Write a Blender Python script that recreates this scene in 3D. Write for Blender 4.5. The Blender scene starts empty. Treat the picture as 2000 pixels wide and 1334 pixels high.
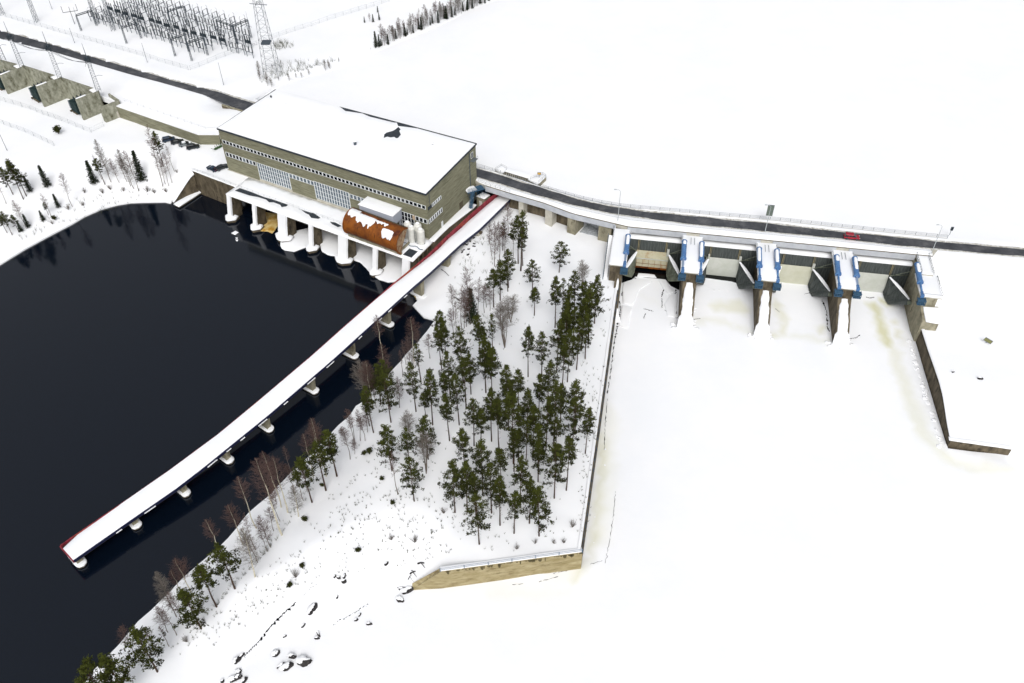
import bpy, math, random
import numpy as np
from mathutils import Vector, Matrix, noise
from mathutils.geometry import delaunay_2d_cdt
random.seed(7)
SC = bpy.context.scene
COL = SC.collection
rad = math.radians
# ------------------------------------------------------------------ camera
F, TH, RO, CX, CY, H = 1700.0, rad(43.4), rad(0.25), 1000.0, 667.0, 165.0
_dn = Vector((math.sin(RO)*math.cos(TH), math.cos(RO)*math.cos(TH), math.sin(TH)))
_fw = (Vector((0, 0, 1)) - _dn*_dn.z).normalized()
_rt = _dn.cross(_fw)
RM = Matrix((_rt, _fw, -_dn))              # camera axes (x right, y down, z forward) to world
cam = bpy.data.cameras.new('camera'); cam.lens = 36*F/2000; cam.sensor_width = 36
cam.clip_start = 1; cam.clip_end = 6000
camo = bpy.data.objects.new('camera', cam); COL.objects.link(camo)
cr, cd, cf = RM.col[0], RM.col[1], RM.col[2]
camo.matrix_world = Matrix(((cr.x, -cd.x, -cf.x, 0), (cr.y, -cd.y, -cf.y, 0), (cr.z, -cd.z, -cf.z, H), (0, 0, 0, 1)))
SC.camera = camo
# ------------------------------------------------------------------ overcast daylight
SUN_EL, SUN_AZ = 50, 178                    # degrees; azimuth the light comes from (0 = +Y, clockwise)
w = bpy.data.worlds.new('World'); SC.world = w; w.use_nodes = True
nt = w.node_tree; bg = nt.nodes['Background']
sky = nt.nodes.new('ShaderNodeTexSky'); sky.sky_type = 'NISHITA'; sky.sun_disc = False
sky.sun_elevation = rad(SUN_EL); sky.sun_rotation = rad(SUN_AZ)
sky.air_density = 1.0; sky.dust_density = 4.0; sky.ozone_density = 1.0
hs = nt.nodes.new('ShaderNodeHueSaturation'); hs.inputs['Saturation'].default_value = 0.22
nt.links.new(sky.outputs[0], hs.inputs['Color']); nt.links.new(hs.outputs[0], bg.inputs['Color'])
bg.inputs['Strength'].default_value = 0.15
sl = bpy.data.lights.new('sun', 'SUN'); sl.energy = 1.0; sl.angle = rad(25); sl.color = (1, 0.985, 0.96)
so = bpy.data.objects.new('sun', sl); COL.objects.link(so)
_sd = Vector((math.sin(rad(SUN_AZ))*math.cos(rad(SUN_EL)), math.cos(rad(SUN_AZ))*math.cos(rad(SUN_EL)), math.sin(rad(SUN_EL))))
so.rotation_euler = _sd.to_track_quat('Z', 'Y').to_euler()
SC.view_settings.view_transform = 'Standard'; SC.view_settings.look = 'None'
SC.view_settings.exposure = 0.07; SC.view_settings.gamma = 1; SC.view_settings.use_curve_mapping = False
SC.render.engine = 'CYCLES'

# ------------------------------------------------------------------ helpers
def G(px, py, z=0.0):
    """pixel of the photograph -> point of the place at height z"""
    d = RM @ Vector((px-CX, py-CY, F)); t = (z-H)/d.z
    return Vector((d.x*t, d.y*t, z))
def pix(p):
    c = RM.transposed() @ Vector((p[0], p[1], p[2]-H))
    return CX+F*c.x/c.z, CY+F*c.y/c.z
def topz(base, py):
    lo, hi = base.z, base.z+90
    for _ in range(40):
        m = (lo+hi)/2
        if pix((base.x, base.y, m))[1] > py: lo = m
        else: hi = m
    return lo
U = Vector((0.985199, -0.171413, 0)); V = Vector((-0.171413, -0.985199, 0))       # along / downstream of the dam
D0 = G(1226, 443, 14); D0.z = 0
def D(u, v, z=0): return D0 + U*u + V*v + Vector((0, 0, z))
A0 = Vector((-93.385, 248.285, 0)); BS = Vector((0.87188, -0.48972, 0)); BM = Vector((-0.48972, -0.87188, 0))
def B(s, m, z=0): return A0 + BS*s + BM*m + Vector((0, 0, z))
BANG = math.atan2(BS.y, BS.x); DANG = math.atan2(U.y, U.x)
def tag(o, label=None, cat=None, group=None, kind=None):
    if label: o['label'] = label
    if cat: o['category'] = cat
    if group: o['group'] = group
    if kind: o['kind'] = kind
    return o
def thing(name, label, cat, loc=(0, 0, 0), group=None, rz=0):
    o = bpy.data.objects.new(name, None); COL.objects.link(o)
    o.location = loc; o.rotation_euler = (0, 0, rz); o.empty_display_size = 0.5
    return tag(o, label, cat, group)
def copy_tree(o, parent=None, n=0):
    c = o.copy(); COL.objects.link(c)
    if parent: c.parent = parent
    for ch in o.children: copy_tree(ch, c)
    return c
class MB:
    def __init__(s): s.v = []; s.f = []; s.c = None
    def add(s, vs, fs):
        k = len(s.v); s.v += [tuple(v) for v in vs]; s.f += [tuple(i+k for i in f) for f in fs]; return s
    def quad(s, a, b, c, d): return s.add((a, b, c, d), ((0, 1, 2, 3),))
    def hexa(s, b4, t4):       # bottom ring ccw, top ring ccw
        return s.add(list(b4)+list(t4), ((3, 2, 1, 0), (4, 5, 6, 7), (0, 1, 5, 4), (1, 2, 6, 5), (2, 3, 7, 6), (3, 0, 4, 7)))
    def prism(s, poly, z0, z1):
        p = [Vector((q[0], q[1], 0)) for q in poly]; n = len(p)
        if sum(p[i].x*p[(i+1) % n].y-p[(i+1) % n].x*p[i].y for i in range(n)) < 0: p.reverse()
        zz0 = z0 if callable(z0) else (lambda q: z0); zz1 = z1 if callable(z1) else (lambda q: z1)
        vs = [(q.x, q.y, zz0(q)) for q in p]+[(q.x, q.y, zz1(q)) for q in p]
        fs = [tuple(range(n-1, -1, -1)), tuple(range(n, 2*n))]+[(i, (i+1) % n, n+(i+1) % n, n+i) for i in range(n)]
        return s.add(vs, fs)
    def box(s, c, size, rz=0, M=None):
        x, y, z = [q/2 for q in size]; c = Vector(c)
        R = M if M is not None else Matrix.Rotation(rz, 3, 'Z')
        b = [c+R@Vector(q) for q in ((-x, -y, -z), (x, -y, -z), (x, y, -z), (-x, y, -z))]
        t = [c+R@Vector(q) for q in ((-x, -y, z), (x, -y, z), (x, y, z), (-x, y, z))]
        return s.hexa(b, t)
    def tube(s, p, q, r, r2=None, n=6, cap=True):
        p = Vector(p); q = Vector(q); r2 = r if r2 is None else r2
        d = (q-p)
        if d.length < 1e-6: return s
        d.normalize(); a = d.orthogonal().normalized(); b = d.cross(a)
        vs = [p+(a*math.cos(2*math.pi*i/n)+b*math.sin(2*math.pi*i/n))*r for i in range(n)]
        vs += [q+(a*math.cos(2*math.pi*i/n)+b*math.sin(2*math.pi*i/n))*r2 for i in range(n)]
        fs = [(i, (i+1) % n, n+(i+1) % n, n+i) for i in range(n)]
        if cap: fs += [tuple(range(n-1, -1, -1)), tuple(range(n, 2*n))]
        return s.add(vs, fs)
    def path(s, pts, r, r2=None, n=5):
        r2 = r if r2 is None else r2; k = len(pts)-1
        for i in range(k): s.tube(pts[i], pts[i+1], r+(r2-r)*i/k, r+(r2-r)*(i+1)/k, n)
        return s
    def sheet(s, pts_a, pts_b):   # ribbon between two polylines
        n = len(pts_a)
        return s.add(list(pts_a)+list(pts_b), [(i, i+1, n+i+1, n+i) for i in range(n-1)])
    def band(s, A, Bp, t):        # ribbon with thickness t below
        n = len(A); dz = Vector((0, 0, t))
        vs = [Vector(p) for p in A]+[Vector(p) for p in Bp]; vs += [v-dz for v in vs]
        m = 2*n
        fs = [(i, i+1, n+i+1, n+i) for i in range(n-1)]+[(m+n+i, m+n+i+1, m+i+1, m+i) for i in range(n-1)]
        fs += [(m+i, m+i+1, i+1, i) for i in range(n-1)]+[(n+i, n+i+1, m+n+i+1, m+n+i) for i in range(n-1)]
        fs += [(0, n, m+n, m), (n-1, m+n-1, m+2*n-1, 2*n-1)]
        fs[-1] = (n-1, m+n-1, m+2*n-1, 2*n-1)
        return s.add(vs, fs)
    def build(s, name, m, parent=None, smooth=False, local=False, fix=True):
        me = bpy.data.meshes.new(name)
        off = Vector(parent.location) if (parent and not local) else Vector((0, 0, 0))
        pp = parent
        if parent and not local:
            while pp.parent: pp = pp.parent; off += Vector(pp.location)
        if off.length: vs = [(x-off.x, y-off.y, z-off.z) for x, y, z in s.v]
        else: vs = s.v
        me.from_pydata(vs, [], s.f)
        if fix:
            import bmesh
            bm = bmesh.new(); bm.from_mesh(me); bmesh.ops.recalc_face_normals(bm, faces=bm.faces); bm.to_mesh(me); bm.free()
        if s.c is not None:
            at = me.color_attributes.new('tint', 'FLOAT_COLOR', 'POINT')
            at.data.foreach_set('color', np.array(s.c, dtype=np.float32).ravel())
        if smooth: me.polygons.foreach_set('use_smooth', [True]*len(me.polygons))
        me.materials.append(m)
        o = bpy.data.objects.new(name, me); COL.objects.link(o)
        if parent: o.parent = parent
        return o
def ccw(p):
    n = len(p)
    return p if sum(p[i][0]*p[(i+1) % n][1]-p[(i+1) % n][0]*p[i][1] for i in range(n)) > 0 else list(reversed(p))
def offset(poly, d):           # poly ccw, d>0 grows
    n = len(poly); out = []
    for i in range(n):
        a, b, c = Vector(poly[i-1][:2]), Vector(poly[i][:2]), Vector(poly[(i+1) % n][:2])
        e1 = (b-a).normalized(); e2 = (c-b).normalized()
        n1 = Vector((e1.y, -e1.x)); n2 = Vector((e2.y, -e2.x))
        k = n1+n2; k = k/max(0.5, k.length_squared/2)
        out.append(b+k*d)
    return out
def subdiv(poly, L=1.2, closed=True):
    out = []; n = len(poly)
    for i in range(n if closed else n-1):
        a = Vector(poly[i]); b = Vector(poly[(i+1) % n]); k = max(1, int((b-a).length/L))
        out += [a+(b-a)*j/k for j in range(k)]
    if not closed: out.append(Vector(poly[-1]))
    return out
def snow_cap(M, poly, z, h=0.35, grow=0.08, wob=0.1, L=1.2):
    """rounded snow lying on a flat top; z is a number or f(point)"""
    P = ccw([Vector((q[0], q[1])) for q in poly]); P = subdiv(P, L); n = len(P)
    zf = z if callable(z) else (lambda q: z)
    rings = []
    for d, k in ((grow, 0.0), (grow+0.04, 0.5), (grow-h*0.25, 0.85), (grow-h*0.8, 1.0)):
        R = offset(P, d); ring = []
        for q in R:
            wv = noise.noise((q.x*0.5, q.y*0.5, 3.1))*wob
            ring.append((q.x+wv, q.y+wv*0.6, zf(q)+h*k*(1+0.35*noise.noise((q.x*0.25, q.y*0.25, 7)))+0.004))
        rings += ring
    fs = []
    for r in range(3): fs += [(r*n+i, r*n+(i+1) % n, (r+1)*n+(i+1) % n, (r+1)*n+i) for i in range(n)]
    fs.append(tuple(3*n+i for i in range(n)))
    return M.add(rings, fs)

# ------------------------------------------------------------------ materials
def mat(name, c1, c2=None, scale=1.0, rough=0.8, bump=0.0, stretch=(1, 1, 1), metal=0.0, lo=0.35, hi=0.65, coord='Object', rz=0.0, detail=6, spec=0.3, c3=None, s3=0.2, bscale=None, tint=False):
    m = bpy.data.materials.new(name); m.use_nodes = True; t = m.node_tree; N = t.nodes; L = t.links
    b = N['Principled BSDF']; b.inputs['Roughness'].default_value = rough; b.inputs['Metallic'].default_value = metal
    b.inputs['Specular IOR Level'].default_value = spec
    b.inputs['Base Color'].default_value = (*c1, 1)
    if c2 is None and not bump and not tint: return m
    tc = N.new('ShaderNodeTexCoord'); mp = N.new('ShaderNodeMapping'); mp2 = N.new('ShaderNodeMapping')
    mp2.inputs['Rotation'].default_value = (0, 0, -rz); mp.inputs['Scale'].default_value = stretch
    L.new(tc.outputs[coord], mp2.inputs[0]); L.new(mp2.outputs[0], mp.inputs[0])
    out = None
    if c2 is not None:
        nz = N.new('ShaderNodeTexNoise'); nz.inputs['Scale'].default_value = scale; nz.inputs['Detail'].default_value = detail; nz.inputs['Roughness'].default_value = 0.65
        L.new(mp.outputs[0], nz.inputs['Vector'])
        r = N.new('ShaderNodeValToRGB'); r.color_ramp.elements[0].position = lo; r.color_ramp.elements[1].position = hi
        r.color_ramp.elements[0].color = (*c1, 1); r.color_ramp.elements[1].color = (*c2, 1)
        L.new(nz.outputs[0], r.inputs[0]); out = r.outputs[0]
    if c3 is not None:
        n3 = N.new('ShaderNodeTexNoise'); n3.inputs['Scale'].default_value = s3; n3.inputs['Detail'].default_value = 8; n3.inputs['Roughness'].default_value = 0.7
        L.new(mp.outputs[0], n3.inputs['Vector'])
        r3 = N.new('ShaderNodeValToRGB'); r3.color_ramp.elements[0].position = 0.52; r3.color_ramp.elements[1].position = 0.68
        r3.color_ramp.elements[0].color = (0, 0, 0, 1); r3.color_ramp.elements[1].color = (1, 1, 1, 1)
        L.new(n3.outputs[0], r3.inputs[0])
        mx = N.new('ShaderNodeMix'); mx.data_type = 'RGBA'; L.new(r3.outputs[0], mx.inputs[0]); L.new(out, mx.inputs[6]); mx.inputs[7].default_value = (*c3, 1); out = mx.outputs[2]
    if tint:
        at = N.new('ShaderNodeAttribute'); at.attribute_name = 'tint'
        mx = N.new('ShaderNodeMix'); mx.data_type = 'RGBA'; mx.blend_type = 'MULTIPLY'; mx.inputs[0].default_value = 1
        if out is None: mx.inputs[6].default_value = (*c1, 1)
        else: L.new(out, mx.inputs[6])
        L.new(at.outputs['Color'], mx.inputs[7]); out = mx.outputs[2]
    if out is not None: L.new(out, b.inputs['Base Color'])
    if bump:
        n2 = N.new('ShaderNodeTexNoise'); n2.inputs['Scale'].default_value = bscale or scale*2; n2.inputs['Detail'].default_value = 5
        L.new(mp2.outputs[0], n2.inputs['Vector'])
        bu = N.new('ShaderNodeBump'); bu.inputs['Strength'].default_value = bump; bu.inputs['Distance'].default_value = 0.3
        L.new(n2.outputs[0], bu.inputs['Height']); L.new(bu.outputs[0], b.inputs['Normal'])
    return m
SNOW = mat('snow', (0.86, 0.875, 0.90), (0.90, 0.905, 0.915), 0.08, 0.65, 0.25, bscale=0.6, spec=0.2)
SNOWT = mat('snow_ground', (0.86, 0.875, 0.90), (0.90, 0.905, 0.915), 0.05, 0.65, 0.2, bscale=0.35, spec=0.2, tint=True)
WATER = mat('river_water', (0.0018, 0.0042, 0.0095), None, 1, 0.055, 0.02, bscale=1.3, spec=0.5)
_t = WATER.node_tree; _n = _t.nodes.new('ShaderNodeTexNoise'); _n.inputs['Scale'].default_value = 0.035; _n.inputs['Detail'].default_value = 6
_tc = _t.nodes.new('ShaderNodeTexCoord'); _mp = _t.nodes.new('ShaderNodeMapping'); _mp.inputs['Scale'].default_value = (1, 2.6, 1); _mp.inputs['Rotation'].default_value = (0, 0, -0.7)
_r = _t.nodes.new('ShaderNodeMapRange'); _r.inputs[3].default_value = 0.03; _r.inputs[4].default_value = 0.16
_t.links.new(_tc.outputs['Object'], _mp.inputs[0]); _t.links.new(_mp.outputs[0], _n.inputs['Vector']); _t.links.new(_n.outputs[0], _r.inputs[0]); _t.links.new(_r.outputs[0], _t.nodes['Principled BSDF'].inputs['Roughness'])
DARKW = mat('dark_water', (0.002, 0.003, 0.004), None, 1, 0.15, 0, spec=0.3)
FACADE = mat('facade_panel', (0.15, 0.147, 0.096), (0.255, 0.248, 0.168), 0.35, 0.85, 0.1, (1, 1, 9), rz=BANG, c3=(0.12, 0.117, 0.075), s3=0.15)
CONC = mat('concrete', (0.20, 0.185, 0.13), (0.36, 0.33, 0.24), 0.5, 0.9, 0.2, (1, 1, 0.6), c3=(0.10, 0.085, 0.05), s3=0.45)
CONCD = mat('wet_shaded_concrete', (0.06, 0.048, 0.03), (0.16, 0.13, 0.085), 0.5, 0.85, 0.3, (1, 1, 0.5), c3=(0.025, 0.02, 0.014), s3=0.6)  # brown wet concrete; dark tone also stands in for shade under deck and road
CONCY = mat('yellow_concrete', (0.26, 0.21, 0.10), (0.40, 0.34, 0.20), 0.35, 0.9, 0.2, (1, 1, 3), c3=(0.17, 0.13, 0.06), s3=0.3)
CONCL = mat('pale_concrete', (0.42, 0.40, 0.33), (0.55, 0.53, 0.47), 0.6, 0.9, 0.1)
FASCIA = mat('grey_fascia', (0.42, 0.44, 0.475), (0.52, 0.54, 0.57), 0.5, 0.8, 0.05)
ASPH = mat('asphalt', (0.045, 0.048, 0.055), (0.085, 0.088, 0.096), 0.25, 0.95, 0.1, (1, 1, 1), c3=(0.13, 0.13, 0.135), s3=0.15, spec=0.1)
SLUSH = mat('dirty_snow', (0.30, 0.28, 0.23), (0.72, 0.72, 0.70), 1.1, 0.9, 0.3)
RUST = mat('rusty_steel', (0.065, 0.014, 0.005), (0.33, 0.10, 0.008), 0.35, 0.75, 0.2, (1, 1, 0.45), c3=(0.04, 0.010, 0.006), s3=0.7)
STEELD = mat('dark_gate_steel', (0.045, 0.054, 0.052), (0.10, 0.112, 0.108), 0.8, 0.6, 0.1, (6, 1, 0.3), rz=DANG)
STEELG = mat('grey_green_steel', (0.10, 0.115, 0.085), (0.20, 0.22, 0.17), 0.6, 0.7, 0.1, c3=(0.05, 0.055, 0.035), s3=0.5)
GATEP = mat('frosted_gate_panel', (0.46, 0.48, 0.42), (0.56, 0.57, 0.53), 0.3, 0.8, 0.1)
GATER = mat('rusty_gate_panel', (0.45, 0.42, 0.28), (0.55, 0.53, 0.40), 0.7, 0.8, 0.1, c3=(0.33, 0.16, 0.035), s3=0.35)
BLUE = mat('blue_paint', (0.05, 0.13, 0.32), (0.11, 0.24, 0.44), 1.5, 0.5, 0.03, spec=0.4, c3=(0.03, 0.08, 0.2), s3=0.9)
BLUEG = mat('blue_grating', (0.02, 0.06, 0.11), (0.05, 0.12, 0.2), 3, 0.6, 0)
CHROME = mat('piston_rod', (0.35, 0.45, 0.62), None, 1, 0.3, 0, metal=0.6)
GLASS = mat('window_glass', (0.010, 0.012, 0.016), None, 1, 0.12, 0, spec=0.3)
GLASSB = mat('frosted_window_glass', (0.05, 0.07, 0.09), (0.16, 0.20, 0.24), 1.2, 0.2, 0, spec=0.5)
WHITE = mat('white_frame', (0.72, 0.75, 0.76), None, 1, 0.5, 0)
RAIL = mat('rail_steel', (0.16, 0.18, 0.19), None, 1, 0.5, 0, metal=0.3)
RAILL = mat('pale_rail', (0.42, 0.45, 0.46), None, 1, 0.6, 0)
ROOFD = mat('roof_felt', (0.022, 0.028, 0.036), (0.04, 0.048, 0.058), 1, 0.8, 0.1)
TANKW = mat('white_tank', (0.62, 0.62, 0.57), (0.72, 0.72, 0.68), 1, 0.4, 0.0)
RED = mat('red_planks', (0.13, 0.012, 0.02), (0.34, 0.045, 0.065), 0.7, 0.7, 0.1, c3=(0.42, 0.10, 0.035), s3=0.12)
NAVY = mat('navy_steel', (0.012, 0.015, 0.05), None, 1, 0.5, 0)
ROCK = mat('rock', (0.012, 0.011, 0.012), (0.055, 0.05, 0.048), 2, 0.9, 0.5)
TRAFO = mat('transformer_paint', (0.008, 0.02, 0.02), (0.03, 0.05, 0.05), 1, 0.8, 0, spec=.1)
GALV = mat('galvanised_steel', (0.07, 0.09, 0.11), None, 1, 0.6, 0, metal=0.2)
PORC = mat('insulator', (0.008, 0.016, 0.024), (0.02, 0.032, 0.04), 2, 0.4, 0)
PENW = mat('pen_concrete', (0.17, 0.17, 0.12), (0.36, 0.36, 0.29), 0.7, 0.9, 0.3, (1, 1, 0.7), c3=(0.06, 0.055, 0.022), s3=0.45)
BARKP = mat('pine_bark', (0.035, 0.022, 0.014), (0.08, 0.045, 0.03), 2, 0.9, 0)
BARKB = mat('birch_bark', (0.50, 0.46, 0.34), (0.62, 0.58, 0.46), 1.5, 0.8, 0, c3=(0.12, 0.10, 0.08), s3=1.2)
BARKG = mat('grey_bark', (0.10, 0.08, 0.065), (0.20, 0.165, 0.135), 1.5, 0.9, 0)
TWIG = mat('birch_twigs', (0.10, 0.06, 0.05), None, 1, 0.9, 0)
TWIGG = mat('grey_twigs', (0.16, 0.14, 0.12), None, 1, 0.9, 0)
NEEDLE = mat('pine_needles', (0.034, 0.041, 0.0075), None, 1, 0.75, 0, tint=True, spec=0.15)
SPRUCE = mat('spruce_needles', (0.016, 0.026, 0.012), None, 1, 0.75, 0, tint=True, spec=0.15)
YICE = mat('yellow_ice', (0.45, 0.22, 0.008), (0.75, 0.62, 0.30), 0.5, 0.35, 0.2, spec=0.5)
GRASS = mat('dry_grass', (0.16, 0.14, 0.10), (0.07, 0.08, 0.05), 0.5, 0.9, 0)
# ------------------------------------------------------------------ terrain
def seg_dist(P, poly):
    best = np.full(len(P), 1e9)
    for a, b in zip(poly, poly[1:]):
        a = np.array(a[:2]); b = np.array(b[:2]); ab = b-a
        t = np.clip(((P-a)@ab)/max(1e-9, ab@ab), 0, 1)
        best = np.minimum(best, np.linalg.norm(P-(a+t[:, None]*ab), axis=1))
    return best
def smooth(t): t = np.clip(t, 0, 1); return t*t*(3-2*t)
def inpoly(P, poly):
    r = np.zeros(len(P), bool); n = len(poly)
    for i in range(n):
        x1, y1 = poly[i][:2]; x2, y2 = poly[(i+1) % n][:2]
        if y1 == y2: continue
        c = ((y1 > P[:, 1]) != (y2 > P[:, 1])) & (P[:, 0] < (x2-x1)*(P[:, 1]-y1)/(y2-y1)+x1)
        r ^= c
    return r
def fbm(P, s, seed=0):
    return np.array([noise.noise((x*s, y*s, seed)) + 0.5*noise.noise((x*s*2.1, y*s*2.1, seed+5)) for x, y in P])
def terrain(name, poly, zf, step, m, skirt=1.5, kind='structure', tintf=None, bstep=None):
    poly = ccw([Vector((p[0], p[1])) for p in poly])
    bd = subdiv(poly, bstep or step)
    n = len(bd)
    xs = [p.x for p in poly]; ys = [p.y for p in poly]
    gx, gy = np.meshgrid(np.arange(min(xs), max(xs), step), np.arange(min(ys), max(ys), step))
    gx = gx+(np.arange(gx.shape[0]) % 2)[:, None]*step*0.5
    P = np.column_stack([gx.ravel(), gy.ravel()]); P = P+np.random.RandomState(3).uniform(-.2, .2, P.shape)*step
    P = P[inpoly(P, poly)]
    P = P[seg_dist(P, list(poly)+[poly[0]]) > step*0.45]
    allp = bd+[Vector(p) for p in P]
    vs, es, fs, *_ = delaunay_2d_cdt(allp, [(i, (i+1) % n) for i in range(n)], [tuple(range(n))], 1, 1e-5)
    Q = np.array([[v.x, v.y] for v in vs]); Z = zf(Q)
    M = MB(); M.add([(q[0], q[1], z) for q, z in zip(Q, Z)], [tuple(f) for f in fs])
    if tintf is not None:
        M.c = np.ones((len(Q), 4), np.float32); M.c[:, :3] = tintf(Q)
    else:
        M.c = np.ones((len(Q), 4), np.float32)
    # skirt
    zb = zf(np.array([[p.x, p.y] for p in bd])); k = len(M.v)
    M.v += [(p.x, p.y, z) for p, z in zip(bd, zb)]+[(p.x, p.y, z-skirt) for p, z in zip(bd, zb)]
    M.f += [(k+n+i, k+n+(i+1) % n, k+(i+1) % n, k+i) for i in range(n)]
    M.c = np.vstack([M.c, np.ones((2*n, 4), np.float32)])
    o = M.build(name, m, smooth=True, fix=False)
    me = o.data
    # face up
    if me.polygons[0].normal.z < 0: me.flip_normals()
    return tag(o, kind=kind)
XY = lambda p: (p[0], p[1])
SHORE_I = [(849, 626), (835, 646), (815.5, 669), (794, 691), (782, 707), (773, 716), (758, 732), (743, 750), (725, 766), (705.6, 787), (695, 793.5), (687.6, 805.5), (679, 816), (661, 831), (646, 847), (605.5, 890), (564, 927), (559, 934), (539, 953.5), (527, 967.5), (504, 986), (485, 1002.6), (473, 1017), (462, 1032), (446, 1051), (430, 1067), (404, 1089), (385, 1105), (357.5, 1129), (332, 1156), (296, 1191.6), (270, 1214), (249, 1239.5), (232, 1260), (204, 1288.5), (160, 1334), (90, 1400)]
shoreI = [G(*p, 0.3) for p in SHORE_I]
CRACK = [(805, 1152), (785, 1153), (750, 1168), (725, 1180), (690, 1197), (660, 1215), (620, 1228), (575, 1248), (520, 1270), (487, 1290), (462, 1315), (430, 1350), (400, 1400)]
crackL = [G(*p, 0.1) for p in CRACK]
WT = [D(-0.35, 17, 0), D(-1.0, 107.4, 0)]                       # island channel wall, outer face
ewc = D(-1.0, 107.4, 6.5); ewm = G(860, 1117, 6.5); ewe = G(806, 1151, 0.4)
topI = [G(849, 626, .3), G(828, 620, .3), G(806, 597, .3), G(815, 588, .3), G(809, 572, .3), G(792, 548, .3)]
sideW = [B(80.6, 9), B(83.2, 4), B(83.2, -22)]
bridge_back = [G(985, 372, 6.5), G(1040, 385, 6.5), G(1110, 408, 6.5), D(-4, -3.5), D(-0.5, -3.5)]
islandP = list(reversed(topI[1:])) + shoreI + [crackL[-1]] + list(reversed(crackL[:-1])) + [ewe+Vector((.3, 1.2, 0)), ewm+Vector((.1, .6, 0)), D(-1.6, 106.8), D(-0.95, 17), D(-0.4, -3.5)] + list(reversed(bridge_back[:-1])) + [B(82.0, -24), B(80.7, -8), B(80.4, 4), B(80.3, 9.4)]
lowline = [XY(p) for p in (list(reversed(topI))+shoreI[1:])]
lowline2 = [XY(p) for p in list(reversed(crackL))]
_e = np.array(XY(ewe))
def zI(Q):
    d1 = seg_dist(Q, lowline); d2 = seg_dist(Q, lowline2)
    near = np.clip(np.linalg.norm(Q-_e, axis=1)/55, 0, 1)
    z1 = smooth((d1+1.5)/30)**0.9; z2 = smooth((d2+1)/(11.5+26*near))
    z = 0.35+6.15*np.minimum(z1, z2)
    dw = seg_dist(Q, [XY(WT[0]), XY(ewc), XY(ewm)])
    und = fbm(Q, 0.09, 1)*0.35+fbm(Q, 0.35, 2)*0.10
    lo = np.minimum(np.minimum(d1, d2)/6, 1)
    z = z+und*lo*np.clip(dw/3, 0, 1)
    return z
def island_tint(Q):
    t = np.ones((len(Q), 3)); return t
terrain('island_snow_ground', [XY(p) for p in islandP], zI, 1.6, SNOWT, skirt=1.0)
def ground_z(x, y): return float(ZF(np.array([[x, y]]))[0])
# left bank
SHORE_L = [(-260, 640), (-120, 570), (0, 517), (50, 486), (92, 463), (140, 438), (165, 423), (200, 408), (230, 400), (255, 396), (290, 395), (322, 394.5), (333, 397)]
shoreL = [G(*p, 0.3) for p in SHORE_L]
quayA = B(-10.4, 6.2); quayB = B(9.2, 6.7)
penb = [p+Vector((.8, 1.5, 0)) for p in (G(193, 178, 17.4), G(112, 150, 17.4), G(32, 120, 17.4))]
_pd = (penb[2]-penb[1]).normalized()
L1 = [penb[2]+_pd*90, penb[2], penb[1], penb[0], G(234, 208, 13.2), G(390, 262, 12.6), G(428, 262, 12.6)]
L1b = L1 + [B(0, -4), B(0, -27)]
leftP = shoreL + [G(338.5, 391, .8)+Vector((-.6, .2, 0)), B(-10.9, 5.6), B(-10.2, 5.5), B(9, 6.0), B(9, 0), B(0, 0), B(-1, -3)] + list(reversed(L1)) + [Vector((-330, 420, 0)), Vector((-360, 200, 0)), shoreL[0]+Vector((-60, -20, 0))]
def zL(Q):
    d = seg_dist(Q, [XY(p) for p in ([shoreL[0]+Vector((-60, -20, 0))]+shoreL)])
    far = np.clip((-Q[:, 0]-110)/60, 0, 1)
    z = 0.4+8.6*smooth((d+1.0)/(20+10*far))
    dq = seg_dist(Q, [XY(quayA), XY(quayB)])
    z = z+(fbm(Q, 0.06, 4)*0.5+fbm(Q, 0.3, 5)*0.12)*np.clip(d/12, 0, 1)*np.clip(dq/14, 0, 1)*np.clip((-Q[:, 0]-98)/15, 0, 1)
    return np.minimum(z, 9.6)
terrain('lower_bank_snow', [XY(p) for p in leftP], zL, 2.6, SNOWT)
# upper yard with the reservoir shore
SHORE_R = [(440, 205), (500, 182), (535, 172), (560, 160), (600, 150), (650, 137), (690, 122), (735, 101), (800, 74), (860, 48), (900, 29), (960, 4), (1020, -25), (1100, -70), (1250, -150)]
shoreR = [G(*p, 12.2) for p in SHORE_R]
upperP = L1[:-1] + [G(428, 262, 12.6), B(0.2, -6), B(3, -29)] + [G(500, 200, 12.2)] + shoreR[2:] + [Vector((300, 800, 0)), Vector((-700, 800, 0)), Vector((-500, 400, 0))]
roadL = [(-260, 6), (-120, 36), (0, 67), (25, 72), (100, 93), (175, 115.5), (250, 137.5), (325, 158), (400, 178), (450, 195), (520, 218)]
roadLw = [G(*p, 14.3) for p in roadL]
def zU(Q):
    dr = seg_dist(Q, [XY(p) for p in shoreR]); dw = seg_dist(Q, [XY(p) for p in L1]); dd = seg_dist(Q, [XY(p) for p in roadLw])
    z = 14.0-1.9*(1-smooth(dr/9))-1.4*(1-smooth(dw/9))*(Q[:, 0] > -140)
    und = fbm(Q, 0.05, 8)*0.45+fbm(Q, 0.25, 9)*0.12
    berm = 0.4*np.exp(-((dd-5.3)/1.3)**2)
    z = z+und*np.clip((dd-6)/8, 0, 1)*np.clip(dw/5, 0, 1)
    return np.where(dd < 3.4, np.minimum(z, 14.0), z+berm*(dr > 12))
terrain('upper_yard_snow', [XY(p) for p in upperP], zU, 3.0, SNOWT, skirt=2)
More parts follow.
